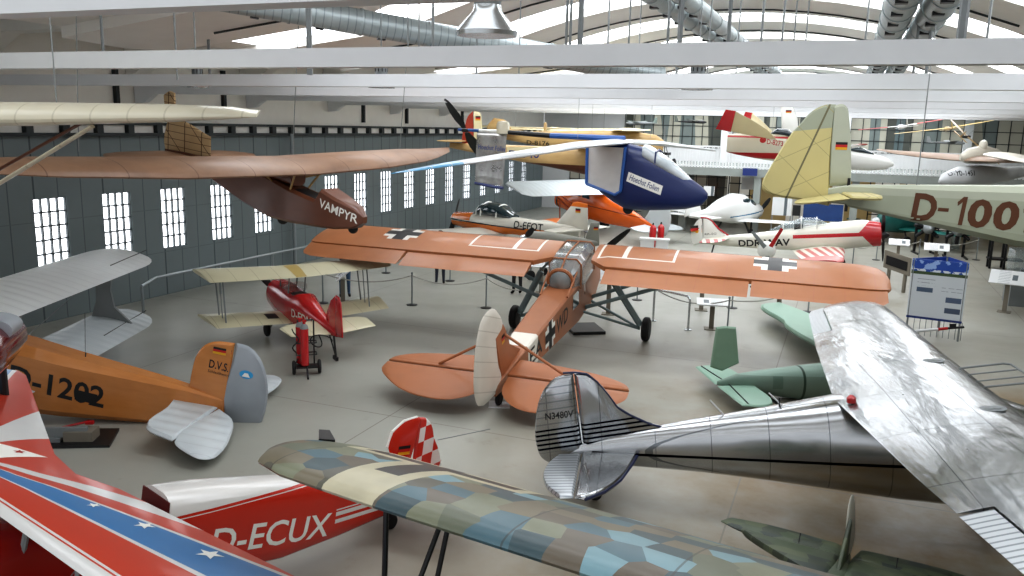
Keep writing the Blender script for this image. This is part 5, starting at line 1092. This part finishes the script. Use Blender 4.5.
# grey light aircraft nose and fin just behind the orange wing root
p = WORLD.at(529, 237, 1, 28); q2 = WORLD.at(600, 247, 1, 29.2)
F = Frame(p.x, p.y, 0, math.degrees(atan2(p.y - q2.y, p.x - q2.x)))
R = thing('grey_light_aircraft', 'slim dull grey aircraft with black propeller just behind the orange wing root', 'airplane', F)
z = p.z; M_dg = mat('dull_grey_skin', '#85857c', .45)
b = mb(M_dg).fus([(.1, .2, z - .15, z + .12, 2), (-.1, .4, z - .3, z + .2, 2.2), (-.8, .5, z - .45, z + .16, 2.4), (-1.6, .36, z - .42, z + .0, 2.4), (-2.7, .08, z - .4, z - .22, 2)]).obj('fuselage', R)
b = mb(M_dg).plate([(-2.15, 0, z - .3), (-2.42, 0, z + .42), (-2.75, 0, z + .4), (-2.8, 0, z - .4), (-2.3, 0, z - .45)], 1, .06); flag(b, -2.7, -2.52, z + .16, z + .28, .3, (0, 1, 0)); b.obj('fin', R)
mb(M_dg).wing([((-.4, -3, z - .35), (-1.0, -3, z - .35)), ((-.3, 0, z - .4), (-1.2, 0, z - .4)), ((-.4, 3, z - .35), (-1.0, 3, z - .35))], .12, 8).obj('wing', R)
for x, y in ((-.1, 0), (-.9, .6), (-.9, -.6)): g = mb(M_grey).tube((x, y, .2), (x, y * .4, z - .3), .04).obj('landing_gear_leg', R); mb(M_rubber).wheel((x, y, .17), (0, 1, 0), .17, .1).obj('wheel', g)
pt = F.at(543, 219, 0, .15); prop(R, (.15, 0, z), .75, M_dark, M_chrome, atan2(pt.z - z, pt.y), .1)

F = Frame(10.99, 40.57, 0, 42)
R = thing('composite_tourer', 'small white rounded two-window airplane between the blue nose and the cream rudder', 'airplane', F)
M_wt = mat('white_composite', rough=.22, coat=.6, mottle=.03, fn=lambda p: p.layers('#dfe0de', ('#3d6f92', p.box(p.z - p.x * .06, 1.2, 1.26) * (p.x > -1.2))))
b = mb(M_wt).fus([(2.0, .2, 1.1, 1.45, 2), (1.8, .6, .95, 1.62, 2.2), (1.0, 1.0, .8, 1.78, 2.3), (.2, 1.15, .75, 2.2, 2.2), (-.6, 1.1, .8, 2.26, 2.2), (-1.6, .8, .95, 2.0, 2.2), (-2.6, .4, 1.1, 1.6, 2.1), (-3.9, .12, 1.25, 1.45, 2)]); b.obj('fuselage', R)
b = mb(M_dkglass)
for s in (1, -1):
    b.fus([(.92, .14, 1.6, 1.74, 2.4, s * .36), (.75, .16, 1.58, 1.84, 2.6, s * .385), (.42, .16, 1.6, 1.98, 2.6, s * .41), (.36, .14, 1.62, 1.96, 2.4, s * .41)], 14); b.fus([(.24, .14, 1.62, 2.0, 2.4, s * .43), (.1, .16, 1.62, 2.02, 2.6, s * .44), (-.25, .16, 1.66, 2.02, 2.6, s * .43), (-.36, .14, 1.72, 1.95, 2.4, s * .42)], 14)
b.split('cabin_window', R)
mb(M_wt).wing([((.3, -4.9, 1.15), (-.35, -4.9, 1.15)), ((.6, 0, .92), (-.7, 0, .92)), ((.3, 4.9, 1.15), (-.35, 4.9, 1.15))], .14, 8).obj('wing', R)
mb(M_wt).plate([(-3.0, 0, 1.45), (-3.7, 0, 2.5), (-4.2, 0, 2.55), (-4.3, 0, 1.3)], 1, .1).obj('fin', R)
mb(M_wt).plate([(-3.4, -1.4, 1.35), (-3.4, 1.4, 1.35), (-4.0, 1.3, 1.35), (-4.0, -1.3, 1.35)], 2, .07).obj('stabilizer', R)
for x, y in ((1.3, 0), (-.3, 1.0), (-.3, -1.0)): g = mb(M_dark).tube((x, y, .25), (x, y * .6, .95), .05).obj('landing_gear_leg', R); mb(M_rubber).wheel((x, y, .2), (0, 1, 0), .2, .13).obj('wheel', g)
prop(R, (2.05, 0, 1.28), .85, M_dark, M_wt, 2.2, .15)

# green drone-like aircraft behind the aluminium wing
p = ground(790, 391); M_gr = mat('pale_green_paint', rough=.5, mottle=.08, fn=lambda p: p.layers('#6f9a83', ('#4d6f60', p.z < 1.02)))
M_gr2 = mat('mid_green_fin', rough=.5, mottle=.1, fn=lambda p: p.layers('#7f9a86', ('#6c8675', p.box(p.x, -.62, -.42, p.z, 1.25, 1.5))))
M_gr3 = mat('light_green_tailplane', '#93b3a1', .5, mottle=.06)
v0 = WORLD.at(722, 384, 1, 15.6)
F = Frame(v0.x, v0.y, 0, 8)
R = thing('green_aircraft', 'pale green aircraft with square fin, partly hidden behind the aluminium wing', 'airplane', F)
z = v0.z
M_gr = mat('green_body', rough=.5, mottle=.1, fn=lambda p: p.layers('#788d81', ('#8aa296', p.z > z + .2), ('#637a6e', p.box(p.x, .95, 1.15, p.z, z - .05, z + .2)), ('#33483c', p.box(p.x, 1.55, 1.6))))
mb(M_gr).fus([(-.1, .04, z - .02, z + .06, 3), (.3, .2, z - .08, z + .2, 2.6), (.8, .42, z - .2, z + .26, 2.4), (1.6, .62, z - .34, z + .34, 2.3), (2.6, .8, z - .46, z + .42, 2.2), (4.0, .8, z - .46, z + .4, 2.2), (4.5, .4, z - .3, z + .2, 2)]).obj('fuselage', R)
q = F.many([(710, 367), (716, 327), (725, 326), (736, 327), (739, 363), (722, 371)], 1, 0)
mb(M_gr2).plate(q, 1, .07, .92, sm=False).obj('fin', R)
for s in (1, -1): mb(M_gr3).plate([(.62, s * .06, z - .02), (.52, s * 1.15, z - .02), (.3, s * 1.3, z - .02), (-.1, s * 1.22, z - .02), (-.12, s * .06, z - .02)], 2, .05, .93).obj('stabilizer', R)
for s in (1, -1): mb(M_dark).tube((.12, s * .06, z + .012), (.02, s * 1.2, z + .012), .012).obj('elevator_gap', R)
q = F.many([(761, 305), (778, 303), (800, 311), (830, 325), (832, 352), (810, 342), (785, 326), (783, 322)], 2, z + .1)
mb(M_gr3).plate(q, 2, .12, .93).obj('wing', R)
mb(M_gr3).plate([(p_[0], -p_[1], p_[2]) for p_ in q], 2, .12, .93).obj('wing', R)
mb(M_dark).tube((1.0, 0, 0), (1.0, 0, z - .2), .04).tube((1.0, -.4, .02), (1.0, .4, .02), .03).obj('display_stand', R)
mb(M_dark).tube((3.2, 0, 0), (3.2, 0, z - .4), .05).tube((3.2, -.5, .02), (3.2, .5, .02), .03).obj('display_stand', R)
# white spinner exhibit with grey and red blades in front of the DDR airplane
p = WORLD.at(768, 251, 1, 27); F = Frame(p.x, p.y, 0, 265); z = p.z
R = thing('propeller_exhibit', 'white lettered cowl with one grey and one red blade before the DDR lettering', 'propeller', F)
b = mb(M_white_gloss).lathe((-.3, 0, z), (1, 0, 0), [(0, .29), (.15, .29), (.25, .25), (.33, .14), (.36, 0)], 22); b.obj('cowling', R)
for a, m in ((2.3, M_grey), (1.1, M_red), (-1.57, M_grey)):
    mb(m).wing([((0, .15 * cos(a) - .07 * sin(a), z + .15 * sin(a) + .07 * cos(a)), (0, .15 * cos(a) + .07 * sin(a), z + .15 * sin(a) - .07 * cos(a))), ((.02, .85 * cos(a) - .05 * sin(a), z + .85 * sin(a) + .05 * cos(a)), (.02, .85 * cos(a) + .05 * sin(a), z + .85 * sin(a) - .05 * cos(a)))], .2, 5, up=(1, 0, 0)).obj('blade', R)
mb(M_dark).tube((-.35, 0, 0), (-.35, 0, z), .07).box((-.7, -.35, 0), (0, .35, .05)).obj('stand', R)
# ================================================================== people
def person(p, yaw, label, cloth, pants, arms='down', hgt=1.76):
    F = Frame(p.x, p.y, 0, yaw)
    k = hgt / 1.76
    m = mat('person_' + cloth + pants, rough=.8, mottle=.1, fn=lambda q: q.layers(cloth, (pants, q.z < .98 * k), ('#15130f', q.z < .09 * k), ('#a87d66', q.z > 1.49 * k), ('#a87d66', (q.y.abs() > .27) * (q.z < .93 * k) * (q.z > .6 * k))))
    V = [((0, 0, .97), .13), ((0, 0, 1.15), .135), ((.01, 0, 1.36), .15), ((0, 0, 1.47), .07), ((.01, 0, 1.54), .055), ((.02, 0, 1.66), .095), ((.01, 0, 1.72), .07)]
    E = [(0, 1), (1, 2), (2, 3), (3, 4), (4, 5), (5, 6)]
    for s in (1, -1):
        b0 = len(V)
        V += [((0, s * .1, .9), .1), ((.02, s * .11, .5), .065), ((0, s * .12, .1), .045), ((.09, s * .13, .04), .045), ((.17, s * .14, .03), .03)]
        E += [(0, b0), (b0, b0 + 1), (b0 + 1, b0 + 2), (b0 + 2, b0 + 3), (b0 + 3, b0 + 4)]
        b0 = len(V)
        if arms == 'up': A = [((0, s * .19, 1.42), .065), ((.1, s * .3, 1.22), .048), ((.3, s * .12, 1.45), .034), ((.35, s * .07, 1.5), .035)]
        else: A = [((0, s * .19, 1.42), .065), ((-.02, s * .26, 1.15), .048), ((.06, s * .29, .9), .035), ((.09, s * .29, .82), .036)]
        V += A; E += [(2, b0), (b0, b0 + 1), (b0 + 1, b0 + 2), (b0 + 2, b0 + 3)]
        h = A[-1][0]; up = 1 if arms == 'up' else -1
        for j in range(4):
            i0 = len(V); V += [((h[0] + .01 - j * .016 + .02, h[1], h[2] + up * .045), .011), ((h[0] + .03 - j * .016, h[1] - s * .012, h[2] + up * (.09 - .008 * abs(j - 1))), .009)]
            E += [(b0 + 3, i0), (i0, i0 + 1)]
        i0 = len(V); V += [((h[0] + .05, h[1] - s * .03, h[2] + up * .03), .011)]; E += [(b0 + 3, i0)]
    me = bpy.data.meshes.new('person'); me.from_pydata([tuple(c * k for c in v) for v, _ in V], E, []); me.materials.append(m)
    o = bpy.data.objects.new('person', me); COL.objects.link(o); o.matrix_world = F.m
    sk = o.modifiers.new('Skin', 'SKIN'); o.modifiers.new('Subsurf', 'SUBSURF').levels = 2; o.modifiers['Subsurf'].render_levels = 2; sk.use_smooth_shade = True
    for i, (_, r) in enumerate(V): me.skin_vertices[0].data[i].radius = (r * k, r * k)
    me.skin_vertices[0].data[0].use_root = True
    tag(o, label, 'person')
    hr = mb(mat('dark_hair', '#2b211b', .8)).lathe((-.015 * k, 0, 1.66 * k), (0, 0, 1), [(0, .1 * k), (.05 * k, .105 * k), (.1 * k, .085 * k), (.13 * k, .04 * k), (.135 * k, 0)], 16).obj('hair', o)
    sknm = mat('face_skin', '#b28770', .6)
    f = mb(sknm).lathe((.1 * k, 0, 1.63 * k), (1, 0, -.25), [(0, .018 * k), (.02 * k, .012 * k), (.03 * k, 0)], 10).use(M_dark)
    for s in (1, -1): f.ball((.1 * k, s * .033 * k, 1.665 * k), .011 * k, 8)
    f.use(mat('lip', '#8f5a52', .6)).obox((.098 * k, 0, 1.59 * k), (.006, 0, 0), (0, .022, 0), (0, 0, .005))
    f.use(sknm); [f.ball((.01 * k, s * .095 * k, 1.65 * k), .022 * k, 8) for s in (1, -1)]; f.obj('face', o)
    return o
p = ground(345, 296); o = person(p, -75, 'person in dark jacket and blue jeans standing behind the small red biplane', '#23242a', '#3d5570', 'up')
g = mb(M_dark).obox((0, 0, 0), (.03, 0, 0), (0, .07, 0), (0, 0, .045)).lathe((.03, 0, 0), (1, 0, 0), [(0, .03), (.05, .03)], 12).obj('camera_device', None)
g.name = 'handheld_camera'; g.matrix_world = o.matrix_world @ Matrix.Translation((.4, 0, 1.56)); tag(g, 'small black camera held up by the person in blue jeans', 'camera')
person(ground(440, 284), 100, 'person in dark trousers standing below the left half of the big orange wing', '#2a2d36', '#1d2230')
person(ground(517, 294), 110, 'person in black trousers beside the fuselage of the orange aircraft', '#3a3f38', '#17181a')

# ================================================================== red gas cylinder trolley
p = ground(307, 374); F = Frame(p.x, p.y, 0, -73)
R = thing('gas_cylinder_trolley', 'two red gas cylinders strapped on a black-wheeled trolley with hanging hoses, beside the red biplane', 'trolley', F)
for y in (-.1, .1):
    c = mb(M_rd).lathe((y, y * .4 - .08, .22), (.05, 0, 1), [(0, .07), (.02, .085), (.8, .085)], 18).use(M_grey).lathe((y + .043, y * .4 - .08, 1.02), (.05, 0, 1), [(0, .085), (.06, .07), (.1, .035)], 18).obj('gas_cylinder', R)
    mb(M_rd).lathe((y + .05, y * .4 - .08, 1.11), (0, 0, 1), [(0, .03), (.05, .03), (.06, .05), (.09, .05), (.1, 0)], 10).obj('valve', c)
    mb(M_rubber).wheel((-.02, y * 2.6, .15), (0, 1, 0), .15, .07).obj('wheel', R)
mb(M_dark).tube((-.1, -.16, .1), (-.05, -.16, 1.15), .016).tube((-.1, .16, .1), (-.05, .16, 1.15), .016).tube((-.05, -.16, 1.15), (-.05, .16, 1.15), .016).box((-.1, -.22, .16), (.15, .22, .2)).tube((.0, -.25, .15), (.0, .25, .15), .02).tube((.1, 0, .2), (.45, 0, .03), .02).obj('trolley_frame', R)
for z in (.45, .7): mb(M_dark).pipe([(.12, -.2, z), (.12, .2, z), (-.08, .2, z), (-.08, -.2, z), (.12, -.2, z)], .014).obj('strap', R)
mb(M_rubber).pipe([(.05 + .12 * sin(k * .5), -.22 - .06 * cos(k * .9), 1.0 - k * .06) for k in range(14)], .013).pipe([(.08, .25 + .14 * sin(a) * (a / 4), .72 + .13 * cos(a)) for a in [k * .35 for k in range(24)]], .013).obj('hose', R)
p = ground(313, 352); 

# extinguisher pair by the far white boxes
for i, (u, v) in enumerate(((652, 247), (660, 246))):
    p = ground(u, v); F = Frame(p.x, p.y, 0, 0)
    R = thing('fire_extinguisher', ('left' if i == 0 else 'right') + ' one of the pair of red fire extinguishers behind the white boxes', 'fire extinguisher', F, 'pair of red extinguishers')
    mb(M_red).lathe((0, 0, 0), (0, 0, 1), [(0, .13), (.05, .15), (.85, .15), (.95, .1), (1.0, .04)], 18).obj('body', R)
    mb(M_dark).lathe((0, 0, 1.0), (0, 0, 1), [(0, .04), (.06, .04), (.1, .02)], 10).pipe([(0, .05, 1.06), (0, .2, 1.0), (0, .2, .4)], .02).obj('valve_and_hose', R)
for i, (u, v, w, lab) in enumerate(((647, 249, .34, 'low white display box left of the red extinguishers'), (662, 250, .3, 'low white display box right of the red extinguishers, behind the orange wing'))):
    p = ground(u, v); F = Frame(p.x, p.y, 0, -15)
    R = thing('display_box', lab, 'box', F); mb(M_white).box((-w, -.2, .42), (w, .2, .5)).obj('box_top', R); mb(M_white).box((-w + .05, -.15, 0), (w - .05, .15, .42)).obj('box_body', R)
p = ground(590, 240); R = thing('step_stool', 'small grey step stool beneath the orange monoplane', 'stool', Frame(p.x, p.y, 0, 20))
mb(M_grey).box((-.25, -.2, .36), (.25, .2, .4)).obj('tread', R)
for x in (-.22, .22):
    for y in (-.17, .17): mb(M_grey).tube((x, y, 0), (x * .9, y * .9, .36), .02).obj('leg', R)

# ================================================================== lecterns and sign panels
M_sign = mat('white_sign_panel', rough=.4, mottle=0, fn=lambda p: p.layers('#dadcdc', ('#8d9498', p.box((p.y + 5).mod(.07), .02, .035) * p.box(p.x, -.26, .05)), ('#5d666b', p.box(p.x, .1, .24, p.y, -.12, .12))))
M_lecw = mat('grey_wood_post', '#7d776b', .6)
def lectern(u, v, yaw, label, tilt=-40, h=.85, w=.34, wood=True):
    p = ground(u, v); F = Frame(p.x, p.y, 0, yaw)
    R = thing('info_lectern', label, 'information stand', F, 'information lecterns')
    mb(M_lecw if wood else M_pipe).box((-.06, -.06, 0), (.06, .06, h)).obj('post', R); mb(M_lecw if wood else M_pipe).box((-.18, -.18, 0), (.18, .18, .02)).obj('foot_plate', R)
    o = mb(M_sign).box((-w, -w * .6, 0), (w, w * .6, .03)).obj('sign_panel', R, False)
    o.matrix_local = Matrix.Translation((0, 0, h + .1)) @ Matrix.Rotation(radians(tilt), 4, 'X')
lectern(343, 302, 105, 'grey wooden lectern right of the tail of the small red biplane', -40, .72, .4)
lectern(541, 293, -10, 'white lectern panel beneath the left orange wing beside the fuselage', 30)
lectern(608, 314, -10, 'white lectern panel left of the right wheel strut of the orange aircraft', 25, 1.0, .4)
lectern(711, 329, 170, 'wooden lectern seen from behind, right of the chrome U rail', -10, .62, .42)
lectern(701, 310, -10, 'white lectern panel under the middle of the right orange wing', 25, .75, .36)
lectern(778, 315, -10, 'white lectern panel under the black cross of the right orange wing', 25, .6, .4)
lectern(897, 262, -25, 'white lectern panel right of the black propeller tip of the red cowling', 25, .72, .4)
lectern(934, 270, -25, 'white lectern panel left of the dark engines, above the tall display board', 25, .8, .45)
lectern(1004, 312, -35, 'grey text lectern panel at the right edge below the glass case', 35, .95, .5)

# tall three-sided display board
p = ground(909, 335); q = ground(954, 341); mid = (p + q) / 2
ya = math.degrees(atan2(q.y - p.y, q.x - p.x)); F = Frame(mid.x, mid.y, 0, ya); L = (q - p).length / 2 + .12
R = thing('display_board', 'tall three-sided display board with blue sky header and white text panel, right side', 'display board', F)
def bh(p): return p.layers('#c6cbd0', ('#244a9c', p.z > 1.72), ('#8fa9d6', (p.z > 1.8) * (p.noise(4, 5) > .55)), ('#3b4d2f', p.box(p.z, 1.66, 1.74)), ('#cfd6de', p.box(p.z, 1.74, 1.8) * (p.noise(9, 3) > .5)),
    ('#4a5a70', p.box(p.x, -.48, -.1, p.z, 1.2, 1.32)), ('#55627a', p.box(p.x, .22, .58, p.z, .98, 1.12)), ('#4b566b', p.box(p.x, .22, .58, p.z, .7, .84)),
    ('#7c848e', p.box(p.z.mod(.09), 0, .014) * p.box(p.x, -.48, -.05, p.z, 1.36, 1.58) * (p.noise(20, 2) > .45)), ('#7c848e', p.box(p.z.mod(.09), 0, .012) * p.box(p.x, .1, .58, p.z, 1.2, 1.4) * (p.noise(20, 2) > .45)))
b = mb(mat('display_print', rough=.35, mottle=0, fn=bh, coat=.2)).box((-L, -.02, .52), (L, .02, 2.05)); b.obj('front_panel', R, False)
apex = (0.1, .95)
for s in (-1, 1):
    b = mb(mat('display_side', rough=.4, mottle=0, fn=lambda p: p.layers('#b9bec4', ('#2f4e9e', p.z > 1.72)))); b.slab([(s * L, .03, .52), (apex[0] + s * .02, apex[1], .52), (apex[0] + s * .02, apex[1], 2.05), (s * L, .03, 2.05)], (0, .03, 0)); b.obj('side_panel', R, False)
mb(M_navy).box((-L, -.03, .48), (L, .03, .54)).obj('bottom_rail', R)
for x, y in ((-L + .04, 0), (L - .04, 0), (apex[0], apex[1])): mb(M_grey).tube((x, y, 0), (x, y, 2.05), .025).obj('leg', R)
b = mb(M_grey)
for k in range(9): b.tube((-L + .2 + k * .14, .05, 0.02), (-L + .2 + k * .14, .05, .5), .008)
b.obj('chain_curtain', R)

# rope barriers
M_rope = mat('pale_barrier_rope', '#a7a69f', .8)
posts = []
def post(u, v, where, h=.95, dark=True):
    p = ground(u, v); F = Frame(p.x, p.y, 0, 0); R = thing('barrier_post', where, 'barrier post', F, 'slim barrier posts')
    mb(M_dark if dark else M_pipe).lathe((0, 0, 0), (0, 0, 1), [(0, .16), (.015, .16), (.03, .04)], 16).obj('base', R); mb(M_pipe).tube((0, 0, .02), (0, 0, h), .022).obj('pole', R); mb(M_pipe).ball((0, 0, h), .035, 10).obj('cap', R)
    return p
A1 = post(412, 305, 'barrier post standing alone right of the red biplane wing')
A2 = post(486, 308, 'barrier post on open floor between the biplane and the white rudder')
A3 = post(450, 281, 'barrier post next to the person in dark trousers under the left orange wing')
A4 = post(323, 303, 'barrier post behind the fuselage of the small red biplane')
A5 = post(386, 273, 'barrier post beyond the cream upper wing tip of the red biplane')
B1 = post(727, 333, 'barrier post above the green fin, right of the wooden lectern')
B2 = post(808, 312, 'barrier post under the right orange wing, nearest to the aluminium wing tip')
B3 = post(637, 300, 'barrier post right of the wheel strut behind the right orange wing')
B4 = post(732, 308, 'barrier post between two white lecterns under the right orange wing')
D1_ = post(876, 260, 'barrier post before the red cowling of the DDR airplane')
D2_ = post(852, 268, 'barrier post left of the one before the red cowling')
D3_ = post(918, 262, 'barrier post between the two far right white lecterns')
D4_ = post(976, 260, 'barrier post on the empty floor right of the dark engines')
def rope(a, b, label, h=.88, sag=.22):
    pts = [a.lerp(b, k / 12) + Vector((0, 0, h - sag * 4 * (k / 12) * (1 - k / 12))) for k in range(13)]
    tag(mb(M_rope).pipe(pts, .018, 6).obj('barrier_rope', None), label, 'rope', 'barrier ropes')
rope(A4, A1, 'rope sagging between the biplane and the lone barrier post')
rope(A1, A2, 'rope sagging from the lone post to the post left of the white rudder')
rope(A5, A3, 'rope running under the left orange wing toward the dark-trousered person')
rope(A2, ground(522, 322), 'rope from the post left of the white rudder to the orange fuselage', .88, .1)
rope(B1, B2, 'rope sagging from the post above the green fin to the right')
rope(B1, ground(655, 321), 'rope from the post above the green fin toward the chrome U rail')
rope(D2_, D1_, 'rope sagging before the red cowling')
rope(D1_, D3_, 'rope between the red cowling and the far right lecterns')
rope(D3_, D4_, 'rope running below the dark engines to the right')
p, q = ground(653, 321), ground(688, 330)
b = mb(M_chrome).pipe([(p.x, p.y, 0), (p.x, p.y, .82), (p.x + (q - p).x * .06, p.y + (q - p).y * .06, .9), (q.x - (q - p).x * .06, q.y - (q - p).y * .06, .9), (q.x, q.y, .82), (q.x, q.y, 0)], .03, 8)
for e in (p, q): b.lathe(e, (0, 0, 1), [(0, .1), (.02, .1)], 12)
tag(b.obj('u_rail', None), 'shiny chrome U-shaped rail on the floor under the right orange wing', 'railing')

# floor trays and mats
p = ground(584, 330); tag(mb(M_dark).obox((p.x, p.y, .04), (.42, .08, 0), (-.1, .5, 0), (0, 0, .04)).obj('drip_tray', None, False), 'dark flat drip tray on the floor under the orange fuselage', 'tray')
p = ground(72, 440); F = Frame(p.x, p.y, 0, 0)
tag(mb(M_dark).obox((p.x - .2, p.y, .02), (.85, .1, 0), (-.1, .38, 0), (0, 0, .02)).obj('rubber_mat', None, False), 'black rubber mat on the floor below the orange trainer fuselage', 'mat')
R = thing('exhibit_parts', 'small rack of grey and wooden parts lying on the black rubber mat', 'exhibit', Frame(p.x - .1, p.y, .04, 5))
mb(M_lecw).box((.05, -.2, 0), (.5, .1, .16)).obj('wooden_box', R); mb(M_grey).box((-.5, -.22, 0), (.0, .2, .06)).box((-.45, -.15, .06), (.4, -.08, .22)).obj('metal_rack', R); mb(M_red).box((.3, .05, .2), (.42, .12, .25)).tube((-.4, .1, .06), (.35, .1, .24), .02).obj('red_clip', R)
p = ground(895, 291); R = thing('wooden_easel', 'rough wooden easel with dark framed plate left of the tall display board', 'easel', Frame(p.x, p.y, 0, -60))
mb(M_lecw).box((-.35, -.05, 0), (-.27, .05, 1.2)).obj('leg', R); mb(M_lecw).box((.27, -.05, 0), (.35, .05, 1.05)).obj('leg', R)
mb(M_lecw).slab([(-.5, -.08, .75), (.5, -.08, .6), (.5, -.08, 1.2), (-.5, -.08, 1.35)], (0, .05, 0)).obj('plate_frame', R); mb(M_dark).slab([(-.4, -.1, .88), (.4, -.1, .76), (.4, -.1, 1.06), (-.4, -.1, 1.18)], (0, .02, 0)).obj('plate', R)

# dark radial engines and teal fuselage below the D-1001 glider
def engine(u, v, yaw, label, h=1.15, r=.55):
    p = ground(u, v); F = Frame(p.x, p.y, 0, yaw); R = thing('radial_engine', label, 'engine', F, 'radial engines on stands')
    mb(M_grey).lathe((-.3, 0, h), (1, 0, 0), [(0, .18), (.1, .24), (.4, .24), (.55, .16), (.7, .06), (.8, .05)], 18).obj('crankcase', R)
    for k in range(7):
        a = 2 * pi * k / 7 + .2; d = Vector((0, cos(a), sin(a)))
        mb(M_dark).lathe(Vector((0, 0, h)) + d * .2, d, [q for j in range(6) for q in ((j * .055, .1), (j * .055 + .02, .1), (j * .055 + .022, .075), (j * .055 + .05, .075))] + [(.34, .09), (.4, .06)], 10).obj('cylinder', R)
    mb(M_dark).box((-.5, -.4, 0), (-.4, -.3, h)).box((-.5, .3, 0), (-.4, .4, h)).box((-.5, -.4, h - .1), (-.3, .4, h)).box((-.6, -.45, 0), (.4, -.35, .06)).box((-.6, .35, 0), (.4, .45, .06)).obj('engine_stand', R)
engine(925, 254, -100, 'dark radial engine on a stand, left of the engine pair below D-1001')
engine(955, 258, -110, 'dark radial engine on a stand, right of the engine pair below D-1001', 1.2, .6)
p = ground(900, 243); F = Frame(p.x, p.y, 0, 200)
R = thing('teal_aircraft', 'teal green aircraft body standing behind the red cowling and the lecterns', 'airplane', F)
mb(mat('teal_paint', '#1f5f5a', .4, coat=.3)).fus([(1.6, .2, .9, 1.3, 2), (1.2, .8, .6, 1.7, 2.2), (0, 1.0, .5, 1.9, 2.4), (-1.5, .9, .6, 1.8, 2.4), (-4, .3, .9, 1.5, 2.2)]).obj('fuselage', R)
mb(M_dkglass).fus([(1.0, .5, 1.5, 1.7, 2), (.5, .75, 1.5, 2.1, 2.2), (-.3, .75, 1.5, 2.15, 2.2), (-.8, .5, 1.5, 1.9, 2)]).obj('canopy', R)
mb(mat('teal_wing', '#25665f', .4)).wing([((.3, -3.5, .8), (-.6, -3.5, .8)), ((.6, 0, .7), (-.8, 0, .7)), ((.3, 3.5, .8), (-.6, 3.5, .8))], .13, 8).obj('wing', R)
for y in (-.8, .8): mb(M_rubber).wheel((.4, y, .22), (0, 1, 0), .22, .14).tube((.4, y, .22), (.3, y * .6, .7), .04).obj('wheel', R)
mb(M_white).lathe((1.6, 0, 1.1), (1, 0, 0), [(0, .2), (.2, .15), (.3, 0)], 14).obj('spinner', R)
# dark open cabinet and glass case at right
p = ground(995, 268); R = thing('steel_frame_stand', 'black open steel frame stand on the floor below the end of D-1001', 'stand', Frame(p.x, p.y, 0, -20))
for x in (-.25, .25):
    for y in (-.25, .25): mb(M_dark).box((x - .04, y - .04, 0), (x + .04, y + .04, 1.5)).obj('leg', R)
mb(M_dark).box((-.32, -.32, .35), (.9, .32, .42)).obj('shelf', R)
p = ground(1030, 305); R = thing('glass_case', 'glass display case at the right edge above the grey text lectern', 'display case', Frame(p.x, p.y, 0, -20))
mb(M_grey).box((-.7, -.5, 0), (.9, .5, .85)).obj('plinth', R); mb(M_glass).box((-.7, -.5, .85), (.9, .5, 1.75)).obj('glass_hood', R); mb(M_dark).ball((-.2, 0, 1.05), .2).tube((-.5, 0, 1.0), (.4, .1, 1.2), .05).obj('exhibit_piece', R)
# boards under the gallery
def board(u0, v0, u1, v1, d, m, label, name='info_board', cat='information board', legs=True):
    a = HALL.at(u0, v0, 1, d); b_ = HALL.at(u1, v1, 1, d); c = ((a.x + b_.x) / 2, d)
    t = bpy.data.objects.new(name, None); COL.objects.link(t); t.matrix_world = HALL.m @ Matrix.Translation((c[0], d, 0)); tag(t, label, cat, 'boards under the gallery')
    w = abs(b_.x - a.x) / 2; z0, z1 = min(a.z, b_.z), max(a.z, b_.z)
    mb(m).box((-w, -.02, z0), (w, .02, z1)).obj('panel', t, False)
    if legs:
        for x in (-w + .03, w - .03): mb(M_grey).box((x - .025, -.02, 0), (x + .025, .02, z0)).obj('leg', t, False)
    return t
M_bb = mat('blue_aviation_print', rough=.4, mottle=0, fn=lambda p: p.ramp(p.noise(1.5, 4), ['#15305f', '#1d4178', '#274f88'], False))
board(804, 203, 842, 222, 39.5, M_bb, 'wide dark blue picture board under the cream elevator of D-1001')
board(773, 197, 791, 216, 43, M_sign, 'tall white text board left of the blue picture board')
board(793, 205, 800, 216, 43, M_dark, 'narrow dark board between the white and the blue board')
board(743, 168, 757, 176, 43.3, M_navy, 'small dark blue sign hanging under the gallery edge', legs=False)
board(742, 177, 760, 190, 46, M_white, 'white banner below the small dark blue sign', legs=False)
board(704, 186, 714, 196, 42, M_sign, 'small white sign with red mark on the column left of the white airplane', legs=False)
p = WORLD.at(754, 194, 1, 46); R = thing('wooden_propeller_display', 'old dark brown wooden propeller on a dark post behind the white airplane', 'propeller', Frame(p.x, p.y, p.z, 160))
mb(M_brownf).fus([(-.06, .02, 0, 0.02, 2, -1.0), (0, .2, -.05, .05, 2, -.6), (.06, .02, 0, .02, 2, -.9)]).obj('hub_plate', R)
b = mb(M_brownf).wing([((0, -1.05, -.15), (.05, -1.05, -.2)), ((-.08, -.6, -.02), (.1, -.6, -.1)), ((-.1, 0, .1), (.1, 0, .0)), ((-.08, .6, -.02), (.1, .6, -.1)), ((0, 1.05, -.15), (.05, 1.05, -.2))], .3, 6).obj('propeller_blade', R)
mb(M_dark).tube((0, 0, -p.z), (0, 0, .35), .06).obj('post', R)
# steel bracket on the rail
# ------------------------------------------------------------------ light
w = bpy.data.worlds.new('World'); SC.world = w; w.use_nodes = True
w.node_tree.nodes['Background'].inputs[0].default_value = (.86, .89, .93, 1); w.node_tree.nodes['Background'].inputs[1].default_value = 1.15
SC.view_settings.view_transform = 'Standard'; SC.view_settings.look = 'None'
try: SC.view_settings.look = 'Medium High Contrast'
except TypeError: pass
SC.view_settings.gamma = 1.0; SC.view_settings.exposure = -.12
SC.cycles.use_denoising = True
SC.cycles.max_bounces = 6; SC.cycles.transparent_max_bounces = 8; SC.cycles.caustics_reflective = False; SC.cycles.caustics_refractive = False
